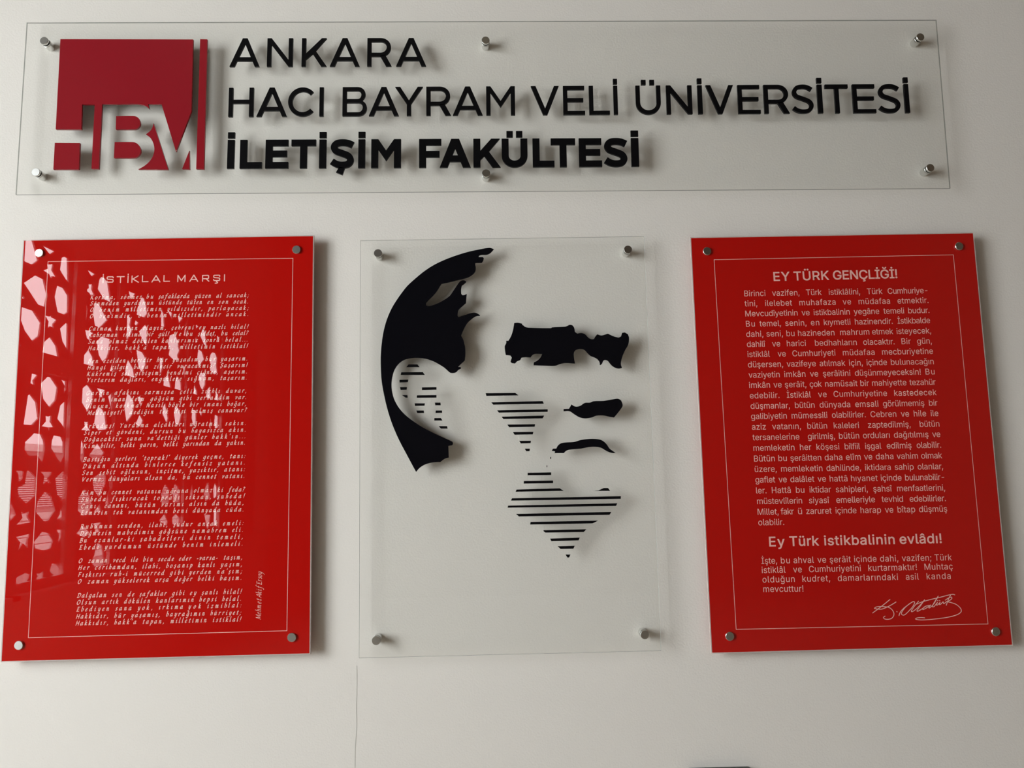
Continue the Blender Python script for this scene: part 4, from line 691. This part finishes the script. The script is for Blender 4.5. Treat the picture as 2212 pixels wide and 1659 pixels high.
def big_letter(ch, W, bold):
    """geometric sans capital of cap height 1 and width W: list of pieces, each a list of contours"""
    t = 0.235 if bold else 0.142          # stem
    h = 0.22 if bold else 0.128           # horizontal bars
    if ch == 'I': return [[rc(0, 0, W, 1)]]
    if ch == 'İ':
        return [[rc(0, 0, W, 1)], [rc(0, 1.06, W, 1.265 if bold else 1.24)]]
    if ch == 'L': return [[[(0,0),(0,1),(t,1),(t,h),(W,h),(W,0)]]]
    if ch == 'T': return [[[(W/2-t/2,0),(W/2-t/2,1-h),(0,1-h),(0,1),(W,1),(W,1-h),(W/2+t/2,1-h),(W/2+t/2,0)]]]
    if ch in 'EF':
        m0 = 0.5 - h/2 + (0.01 if ch == 'E' else -0.03); wm = W * (0.93 if ch == 'E' else 0.92)
        if ch == 'E': return [[[(0,0),(0,1),(W*.985,1),(W*.985,1-h),(t,1-h),(t,m0+h),(wm,m0+h),(wm,m0),(t,m0),(t,h),(W,h),(W,0)]]]
        return [[[(0,0),(0,1),(W,1),(W,1-h),(t,1-h),(t,m0+h),(wm,m0+h),(wm,m0),(t,m0),(t,0)]]]
    if ch == 'H':
        a = 0.5 - h/2 + .02
        return [[[(0,0),(0,1),(t,1),(t,a+h),(W-t,a+h),(W-t,1),(W,1),(W,0),(W-t,0),(W-t,a),(t,a),(t,0)]]]
    if ch == 'A':
        s = t * 1.12; a = s * 0.5; kx = W/2 - a
        h0 = 0.20; h1 = h0 + h * 1.0
        ya = (W/2 - s) / kx
        return [[[(0,0),(kx,1),(W-kx,1),(W,0),(W-s,0),(W-s-kx*h0,h0),(s+kx*h0,h0),(s,0)],
                 [(s+kx*h1,h1),(W-s-kx*h1,h1),(W/2,ya)]]]
    if ch == 'V':
        s = t * 1.12; a = s * 0.45; kx = W/2 - a; ya = (W/2 - s) / kx
        return [[[(0,1),(s,1),(W/2,1-ya),(W-s,1),(W,1),(W/2+a,0),(W/2-a,0)]]]
    if ch == 'Y':
        s = t * 1.2
        return [[[(0,1),(s,1),(W/2,.53),(W-s,1),(W,1),(W/2+t/2,.40),(W/2+t/2,0),(W/2-t/2,0),(W/2-t/2,.40)]]]
    if ch == 'N':
        s = t * 1.0; m = 1.0
        for _ in range(30): m = (1 - t * math.sqrt(1 + m*m)) / (W - 2*s)
        y1 = 1 - m * (W - t - s)
        return [[[(0,0),(0,1),(s,1),(W-t,y1),(W-t,1),(W,1),(W,0),(W-s,0),(t,1-y1),(t,0)]]]
    if ch == 'M':
        d = t * 1.55; vb = 0.24 if bold else 0.27
        sl = (1 - (vb + d)) / (W/2 - t)
        return [[[(0,0),(0,1),(t,1),(W/2,vb+d),(W-t,1),(W,1),(W,0),(W-t,0),(W-t,1-d),(W/2,vb),(t,1-d),(t,0)]]]
    if ch == 'K':
        if bold: return [[[(0,0),(0,1),(t,1),(t,.58),(W*.66,1),(W*.98,1),(W*.57,.55),(W,0),(W*.70,0),(W*.40,.39),(t,.26),(t,0)]]]
        return [[[(0,0),(0,1),(t,1),(t,.455),(W*.80,1),(W*.985,1),(W*.55,.56),(W,0),(W-1.3*t,0),(W*.435,.45),(t,.245),(t,0)]]]
    if ch in 'RB':
        if ch == 'R':
            r = 0.325; xb = W * .97 - r * 1.05
            out = [(0,0),(0,1)] + arc(xb, 1 - r, r * 1.05, r, 90, -90) + [(t,.35),(t,0)]
            hole = [(t, 1-h)] + arc(xb, 1 - r, r*1.05 - t, r - h, 90, -90) + [(t, .35 + h)]
            leg = [(W*.52, .37), (W*.74, .40), (W, 0), (W - 1.3*t, 0)]
            return [[out, hole], [leg]]
        r1 = 0.25; r2 = 0.275; x1 = W*.94 - r1; x2 = W - r2
        ym = .50
        out = [(0,0),(0,1)] + arc(x1, .75, r1, .25, 90, -50, 10) + arc(x2, .275, r2, .275, 58, -90, 12)
        h1 = [(t,1-h)] + arc(x1, .75 + .003, r1 - t, .25 - h, 90, -90, 10) + [(t, .505 + h - .003)]
        h2 = [(t,.53 - h/2 + .02)] + arc(x2, .275 + .0, r2 - t, .275 - h + .01, 90, -90, 10) + [(t, h)]
        h1 = [(t,1-h)] + arc(x1, .775, r1 - t*.9, .225 - h, 90, -90, 10) + [(t, .55 + h)]
        h1 = [(t, 1-h)] + arc(x1, .78, r1 - t*.95, .22 - h + .005, 90, -90, 10) + [(t, .56 + h)]
        h1 = [(t, 1-h)] + arc(x1, (1 - h + .585)/2, r1 - t*.95, (1 - h - .585)/2, 90, -90, 10) + [(t, .585)]
        h2 = [(t, .455)] + arc(x2, (.455 + h)/2, r2 - t*.95, (.455 - h)/2, 90, -90, 10) + [(t, h)]
        return [[out, h1, h2]]
    if ch == 'C':
        sx = W / 0.94
        pts = [((x + .5) * sx, y + .5) for x, y in arc(0, 0, .5 - t/2, .5 - t/2, 42, 318, 40)]
        return [[stroke(pts, t)]]
    if ch == 'Ü':
        pts = [(t/2, 1), (t/2, .7), (t/2, .42)] + arc(W/2, .40, W/2 - t/2, .40 - h/2, 180, 360, 24) + [(W - t/2, .42), (W - t/2, .7), (W - t/2, 1)]
        if bold: d = [[rc(W*.19, 1.055, W*.44, 1.265)], [rc(W*.56, 1.055, W*.81, 1.265)]]
        else: d = [[rc(W*.23, 1.03, W*.42, 1.2)], [rc(W*.57, 1.03, W*.76, 1.2)]]
        return [[stroke(pts, t)]] + d
    if ch in 'SŞ':
        if bold: P_ = [(.94*W,.80),(.74*W,.87),(.5*W,.893),(.27*W,.86),(.155*W,.735),(.24*W,.60),(.5*W,.515),(.76*W,.42),(.85*W,.27),(.74*W,.14),(.5*W,.107),(.27*W,.14),(.07*W,.235)]
        else: P_ = [(.93*W,.83),(.72*W,.915),(.5*W,.935),(.25*W,.895),(.125*W,.745),(.22*W,.60),(.5*W,.515),(.80*W,.41),(.89*W,.26),(.76*W,.10),(.48*W,.065),(.24*W,.105),(.06*W,.195)]
        r = [[stroke(catmull(P_, 5), t * .96)]]
        if ch == 'Ş': r.append([[(.38*W,.04),(.62*W,.0),(.52*W,-.24),(.25*W,-.15)]])
        return r

for O, U, H, rows in LET:
    bold = rows is LET[2][3]
    h = H / 1000
    ox, oz = O[0] / 1000, O[1] / 1000
    for ch, a, b in rows:
        k = MB()
        W = (b - a) / H
        for piece in big_letter(ch, W, bold):
            k.slab(piece, YL, YL + 0.005,
                   lambda u, v, d, a=a: (ox + (a/1000 + u*h) * U[0] - v*h*U[1], d, oz + (a/1000 + u*h) * U[1] + v*h*U[0]))
        fix_normals(k.build('letter', M_blackm, sign))

# ---- middle portrait plaque
mid = empty('portrait_plaque', base_of(RECTS['mid']), 'clear acrylic plaque with black cut-out face portrait, between the two red plaques', 'plaque')
sheet('acrylic_sheet', rect_pts(RECTS['mid']), YF, YF + SHEET_T, mid, M_sheet, clear_mat('pale_cut_edge', (0.93, 0.94, 0.93), body=(0.50, 0.50, 0.48), bodyfac=0.6))
standoffs('mid', YF + SHEET_T, mid)
YP = YF - 0.003
for nm, c in FACE.items():
    outline([[smooth_outline(c)]], 0.003, YP, nm, M_black, mid)
for c in STRIPES:
    outline([[c]], 0.003, YP, 'stripe', M_blackm, mid)

# ---- red plaques: clear sheet over a red backing carrying the print
def red_plaque(name, key, label):
    e = empty(name, base_of(RECTS[key]), label, 'plaque')
    pts = rect_pts(RECTS[key])
    cx, cz, w, h, a = RECTS[key]
    inner = rect_pts((cx, cz, w - 0.004, h - 0.004, a))
    k = MB(); k.slab([inner], YF, YF + 0.006, P3)
    fix_normals(k.build('red_sheet', M_red, e))
    k = MB(); k.slab([pts, inner], YF, YF + 0.006, P3)
    fix_normals(k.build('acrylic_rim', M_redge, e))
    standoffs(key, YF + 0.006, e)
    return e
YT = YF - 0.0002

def frame_line(pts, parent, w=0.0011):
    p = [Vector((q[0] / 1000, q[1] / 1000)) for q in pts]
    c = sum(p, Vector((0, 0))) / 4
    inner = [(q.x + (w if q.x < c.x else -w), q.y + (w if q.y < c.y else -w)) for q in p]
    k = MB(); k.slab([[tuple(q) for q in p], inner], YT, None, P3)
    k.build('border_line', M_print, parent)

def sans_word(k, word, s0, s1, size, O, U, sx=0.93, off=0.0, count=[0]):
    """set a word so that its ink runs from s0 to s1 (mm) along the baseline"""
    adv = []; ink = []
    for ch in word:
        g = GLYPHS[ch]
        xs = [v for c in g[1:] for v in c[0::2]]
        adv.append(g[0]); ink.append((min(xs), max(xs)))
    n = len(word)
    nat = sum(adv) - ink[0][0] - (adv[-1] - ink[-1][1])
    f = size * sx / 1000
    tr = ((s1 - s0) - nat * f) / max(n - 1, 1)
    if n == 1: f = (s1 - s0) / nat; tr = 0
    x = s0 - ink[0][0] * f
    for i, ch in enumerate(word):
        g = GLYPHS[ch]
        cs = [[(x + c[j] * f, c[j+1] * size / 1000) for j in range(0, len(c), 2)] for c in g[1:]]
        def area(c): return sum(c[q][0] * c[(q+1) % len(c)][1] - c[(q+1) % len(c)][0] * c[q][1] for q in range(len(c)))
        outs = [c for c in cs if area(c) < 0]; holes = [c for c in cs if area(c) >= 0]
        for oc in outs:
            bx = (min(p[0] for p in oc), max(p[0] for p in oc), min(p[1] for p in oc), max(p[1] for p in oc))
            hs = [h for h in holes if bx[0] < h[0][0] < bx[1] and bx[2] < h[0][1] < bx[3]]
            count[0] = (count[0] + 1) % 5
            z = YT - count[0] * 2e-6
            place = lambda u, v, d: ((O[0] + u*U[0] - v*U[1]) / 1000, d, (O[1] + u*U[1] + v*U[0]) / 1000)
            k.slab([oc] + hs, z, None, place)
            if off:      # heavier weight: ink the outline with a round nib
                for c in [oc] + hs:
                    pen(k, c + [c[0]], nib_poly('round', off), place, [10])
        x += adv[i] * f + tr

# broad-pen italic, unslanted skeletons (x-height 1)
DOT = lambda x, y: [(x, y), (x + .03, y)]
BOWL = [(.64,.86),(.45,1),(.22,.88),(.06,.5),(.09,.14),(.22,0),(.42,.15),(.62,.62)]
TAIL = [(.65,1.0),(.61,.3),(.68,.03),(.88,.18)]
CED = [(.3,-.02),(.42,-.2),(.22,-.36)]
NIB = {
 'a': [BOWL, TAIL], 'b': [[(.12,1.75),(.1,.5),(.16,.08),(.36,0),(.6,.3),(.63,.75),(.45,.98),(.14,.66)]],
 'c': [[(.56,.82),(.4,1),(.17,.82),(.06,.4),(.15,.06),(.33,0),(.58,.2)]],
 'd': [BOWL, [(.66,1.75),(.62,.3),(.69,.03),(.88,.18)]],
 'e': [[(.12,.5),(.42,.6),(.52,.84),(.36,1),(.15,.82),(.06,.4),(.16,.05),(.33,0),(.58,.2)]],
 'f': [[(.78,1.6),(.62,1.76),(.43,1.5),(.34,.6),(.27,-.3),(.1,-.7),(-.12,-.58)], [(.08,.97),(.62,1.0)]],
 'g': [BOWL, [(.65,1),(.62,0),(.5,-.55),(.25,-.7),(.0,-.52)]],
 'h': [[(.14,1.75),(.11,.03)], [(.12,.6),(.36,.97),(.6,.8),(.6,.3),(.54,.02)]],
 'ı': [[(.03,.86),(.17,1),(.14,.2),(.25,0),(.44,.18)]],
 'k': [[(.14,1.75),(.11,.03)], [(.12,.55),(.42,.98),(.56,.8),(.38,.58),(.18,.5)], [(.3,.5),(.5,.06),(.76,.12)]],
 'l': [[(.16,1.75),(.13,.2),(.24,0),(.42,.18)]],
 'm': [[(.03,.88),(.15,1),(.12,.02)], [(.12,.55),(.36,.98),(.5,.85),(.47,.02)], [(.47,.55),(.7,.98),(.85,.85),(.82,.15),(.92,.02),(1.1,.18)]],
 'n': [[(.03,.88),(.15,1),(.12,.02)], [(.12,.55),(.4,.98),(.57,.85),(.54,.15),(.64,.02),(.82,.18)]],
 'o': [[(.34,1),(.12,.82),(.06,.4),(.15,.06),(.32,0),(.55,.2),(.62,.6),(.52,.93),(.34,1)]],
 'p': [[(.03,.88),(.15,1),(.08,-.72)], [(.13,.6),(.4,.98),(.61,.8),(.6,.3),(.4,0),(.13,.1)]],
 'r': [[(.03,.88),(.15,1),(.12,.02)], [(.12,.5),(.3,.9),(.48,1),(.58,.9)]],
 's': [[(.5,.88),(.32,1),(.15,.85),(.2,.62),(.4,.42),(.45,.16),(.25,0),(.02,.12)]],
 't': [[(.24,1.38),(.15,.2),(.26,0),(.46,.18)], [(.0,.97),(.44,1)]],
 'u': [[(.03,.88),(.15,1),(.12,.2),(.24,0),(.42,.14),(.6,.5)], [(.64,1),(.6,.18),(.7,0),(.88,.18)]],
 'v': [[(.0,.9),(.13,1),(.22,.02)], [(.22,.02),(.52,.5),(.58,.98)]],
 'y': [[(.03,.88),(.15,1),(.14,.2),(.28,.02),(.45,.2),(.6,.6)], [(.64,1),(.54,.1),(.32,-.55),(.02,-.7)]],
 'z': [[(.05,.9),(.3,1),(.57,.94)], [(.57,.94),(.05,.06)], [(.05,.06),(.3,0),(.6,.08)]],
 'A': [[(0,0),(.62,1.5)], [(.62,1.5),(.98,0)], [(.22,.5),(.8,.5)]],
 'B': [[(.2,1.5),(.14,0)], [(.02,1.44),(.5,1.5),(.8,1.25),(.62,.92),(.25,.8)], [(.3,.82),(.75,.72),(.84,.32),(.5,0),(.0,.03)]],
 'C': [[(.95,1.28),(.7,1.5),(.3,1.3),(.1,.7),(.25,.14),(.55,0),(.92,.22)]],
 'D': [[(.25,1.5),(.17,0)], [(.02,1.44),(.5,1.5),(.95,1.2),(1.0,.7),(.7,.15),(.3,0),(.0,.03)]],
 'E': [[(.2,1.5),(.14,0)], [(.04,1.47),(.78,1.47)], [(.17,.8),(.62,.8)], [(.0,.03),(.8,.05)]],
 'F': [[(.2,1.5),(.14,0)], [(.04,1.47),(.8,1.47)], [(.17,.8),(.65,.8)]],
 'G': [[(.95,1.28),(.7,1.5),(.3,1.3),(.1,.7),(.25,.14),(.55,0),(.9,.2)], [(.92,.65),(.9,.1)], [(.65,.66),(1.05,.66)]],
 'H': [[(.2,1.5),(.14,0)], [(.98,1.5),(.92,0)], [(.17,.78),(.94,.78)]],
 'I': [[(.2,1.5),(.14,0)]],
 'K': [[(.2,1.5),(.14,0)], [(.92,1.48),(.18,.72)], [(.32,.85),(.85,.06),(1.08,.05)]],
 'M': [[(.22,1.5),(.05,0)], [(.22,1.5),(.6,.2)], [(.6,.2),(1.12,1.5)], [(1.12,1.5),(1.14,0)]],
 'N': [[(.2,1.5),(.1,0)], [(.2,1.5),(.9,.02)], [(.9,.02),(1.0,1.5)]],
 'O': [[(.62,1.5),(.27,1.3),(.1,.7),(.25,.12),(.55,0),(.9,.25),(1.05,.8),(.92,1.33),(.62,1.5)]],
 'R': [[(.2,1.5),(.14,0)], [(.02,1.44),(.5,1.5),(.8,1.22),(.6,.86),(.22,.76)], [(.42,.78),(.82,.06),(1.06,.06)]],
 'S': [[(.76,1.33),(.5,1.5),(.22,1.3),(.28,.95),(.6,.65),(.66,.25),(.35,0),(.03,.17)]],
 'U': [[(.15,1.5),(.12,.4),(.3,.02),(.6,.1),(.86,.5)], [(.94,1.5),(.88,.02)]],
 'V': [[(.02,1.5),(.36,.02)], [(.36,.02),(.96,1.5)]],
 'Y': [[(.02,1.5),(.46,.75)], [(.95,1.5),(.46,.75),(.42,0)]],
 ',': [[(.1,.1),(.14,-.06),(.0,-.3)]], '.': [DOT(.1,.06)], ';': [DOT(.14,.8), [(.1,.1),(.14,-.06),(.0,-.3)]],
 ':': [DOT(.1,.06), DOT(.14,.8)], '!': [[(.2,1.6),(.12,.45)], DOT(.08,.06)],
 '?': [[(.05,1.35),(.3,1.55),(.56,1.28),(.3,.85),(.24,.45)], DOT(.18,.06)],
 "'": [[(.12,1.7),(.08,1.35)]], '-': [[(.05,.5),(.42,.52)]],
}
NIB['i'] = NIB['ı'] + [DOT(.2, 1.42)]
NIB['ç'] = NIB['c'] + [CED]; NIB['Ç'] = NIB['C'] + [[(p[0] + .2, p[1]) for p in CED]]
NIB['ş'] = NIB['s'] + [CED]; NIB['Ş'] = NIB['S'] + [CED]
NIB['ö'] = NIB['o'] + [DOT(.2, 1.4), DOT(.48, 1.4)]
NIB['ü'] = NIB['u'] + [DOT(.2, 1.4), DOT(.52, 1.4)]
NIB['ğ'] = NIB['g'] + [[(.2,1.55),(.36,1.34),(.58,1.55)]]
BLOCK = {   # wide squared capitals, cap height 1
 'I': [[(.08,0),(.08,1)]], 'T': [[(0,.92),(1.05,.92)], [(.525,.92),(.525,0)]],
 'S': [[(.98,.75),(.98,.85),(.9,.92),(.16,.92),(.08,.84),(.08,.64),(.16,.55),(.9,.48),(.98,.4),(.98,.16),(.9,.08),(.16,.08),(.08,.16),(.08,.26)]],
 'K': [[(.08,0),(.08,1)], [(.98,1),(.22,.52)], [(.22,.52),(1.06,0)]],
 'L': [[(.08,1),(.08,.08),(.92,.08)]], 'A': [[(0,0),(.6,1)], [(.6,1),(1.2,0)], [(.28,.3),(.92,.3)]],
 'M': [[(.08,0),(.08,1)], [(.08,1),(.62,.15)], [(.62,.15),(1.16,1)], [(1.16,1),(1.16,0)]],
 'R': [[(.08,0),(.08,.92),(.9,.92),(.98,.84),(.98,.48),(.9,.4),(.08,.4)], [(.6,.4),(1.04,0)]],
}
BLOCK['İ'] = BLOCK['I'] + [[(.08,1.2),(.08,1.32)]]
BLOCK['Ş'] = BLOCK['S'] + [[(.5,.05),(.5,-.1),(.62,-.14),(.68,-.22),(.6,-.34),(.32,-.34)]]

def nib_poly(kind, size):
    if kind == 'broad':
        a = math.radians(42); c, s = math.cos(a), math.sin(a)
        l, w = .125 * size, .042 * size
        return [(l*c - w*-s, l*s - w*c), (l*c + w*-s, l*s + w*c), (-l*c + w*-s, -l*s + w*c), (-l*c - w*-s, -l*s - w*c)]
    if kind == 'fine':
        return nib_poly('broad', size * .72)
    r = size
    return [(r * math.cos(math.pi/8 + i*math.pi/4), r * math.sin(math.pi/8 + i*math.pi/4)) for i in range(8)]

def pen(k, pts, nib, place, cnt):
    for i in range(len(pts) - 1):
        a, b = pts[i], pts[i+1]
        h = hull([(round(a[0]+n[0], 4), round(a[1]+n[1], 4)) for n in nib] + [(round(b[0]+n[0], 4), round(b[1]+n[1], 4)) for n in nib])
        cnt[0] = (cnt[0] + 1) % 90
        d = YT - cnt[0] * 1.5e-6
        n0 = len(k.v)
        k.v += [place(p[0], p[1], d) for p in h]
        k.f.append(tuple(range(n0, n0 + len(h))))

def pen_word(k, word, s0, s1, font, size, nib, slant, O, U, smooth=True, side=.14, xs=1.0, cnt=[0]):
    gl = []; x = 0; lo = 1e9; hi = -1e9
    for ch in word:
        st = font[ch]
        mn = min(p[0] for s in st for p in s); mx = max(p[0] for s in st for p in s)
        if ch in 'fgy' and smooth: mn = max(mn, 0)
        gl.append((st, x - mn * xs)); lo = min(lo, x); hi = max(hi, x + (mx - mn) * xs)
        x += (mx - mn) * xs + side
    nw = max(p[0] for p in nib) * 2 * .8
    nat = (hi - lo) * size + nw
    n = len(word)
    tr = ((s1 - s0) - nat) / max(n - 1, 1)
    place = lambda u, v, d: ((O[0] + u*U[0] - v*U[1]) / 1000, d, (O[1] + u*U[1] + v*U[0]) / 1000)
    for i, (st, gx) in enumerate(gl):
        bx = s0 + nw / 2 + gx * size + i * tr
        for s in st:
            q = catmull(s, 4) if smooth else s
            pen(k, [(bx + (p[0]*xs + slant * (p[1] - .5)) * size, p[1] * size) for p in q], nib, place, cnt)

left = red_plaque('poem_plaque', 'left', 'red acrylic plaque with italic poem in short verses, mirroring the star lattice window')
right = red_plaque('speech_plaque', 'right', 'red acrylic plaque with one justified block of plain text and a signature')
frame_line(FRAME_L, left); frame_line(FRAME_R, right)

# printed poem
k = MB()
text, O, U, row = TITLE
for i, w in enumerate(text.split()):
    pen_word(k, w, row[2*i], row[2*i+1], BLOCK, 13.6, nib_poly('round', 1.15), 0.0, O, U, smooth=False, side=.25, xs=1.02)
k.build('title_text', M_print, left)
XH = 5.6
nb = nib_poly('broad', XH * 1.12)
for text, O, U, row in CALL:
    k = MB()
    for i, w in enumerate(text.split()):
        pen_word(k, w, row[2*i], row[2*i+1], NIB, XH, nb, .26, O, U)
    k.build('verse_line', M_print, left)
text, O, U, length = NAME
k = MB()
words = text.split(); ext = [(0, .425), (.45, .70), (.725, 1.0)]
for w, (a, b) in zip(words, ext):
    pen_word(k, w, a * length, b * length, NIB, 6.6, nib_poly('fine', 5.5), .26, O, U, side=.08, xs=.92)
k.build('author_text', M_print, left)

# printed speech
for text, O, U, row, head in SANS:
    k = MB()
    size = (19.0 if head else 12.45) / 0.509
    for i, w in enumerate(text.split()):
        sans_word(k, w, row[2*i], row[2*i+1], size, O, U, off=(0.50 if head else 0.0), sx=(1.07 if head else 0.96))
    k.build('heading_text' if head else 'text_line', M_print, right)
k = MB(); cnt = [0]
for s in SIG:
    wd = .75
    q = catmull(s, 5)
    pen(k, q, nib_poly('round', wd), lambda u, v, d: (u / 1000, d, v / 1000), cnt)
k.build('signature', M_print, right)

# ------------------------------------------------------------------ small things at the lower edge
k = MB()
x0, x1, zt, r = 0.3656, 0.4945, 1.0140, 0.006
out = [(x0, zt - 0.24), (x0, zt - r)] + arc(x0 + r, zt - r, r, r, 180, 90, 5) + arc(x1 - r, zt - r, r, r, 90, 0, 5) + [(x1, zt - 0.24)]
k.slab([out], -0.02, -0.0005, P3)
o = fix_normals(k.build('wall_box', M_box))
tag(o, 'dark grey rounded wall box, its top edge just showing at the bottom of the photo', 'box')

# hairline crack in the plaster under the portrait plaque
pts = [(-.2962, 1.228), (-.2955, 1.19), (-.2968, 1.15), (-.2958, 1.11), (-.2985, 1.07), (-.2992, 1.02)]
k = MB()
v = [(x + (-.0004 if s else .0004), -0.0004, z) for x, z in pts for s in (1, 0)]
k.add(v, [(2*i, 2*i+1, 2*i+3, 2*i+2) for i in range(len(pts)-1)])
k.build('plaster_crack', M_crack, bpy.data.objects['wall_back'])
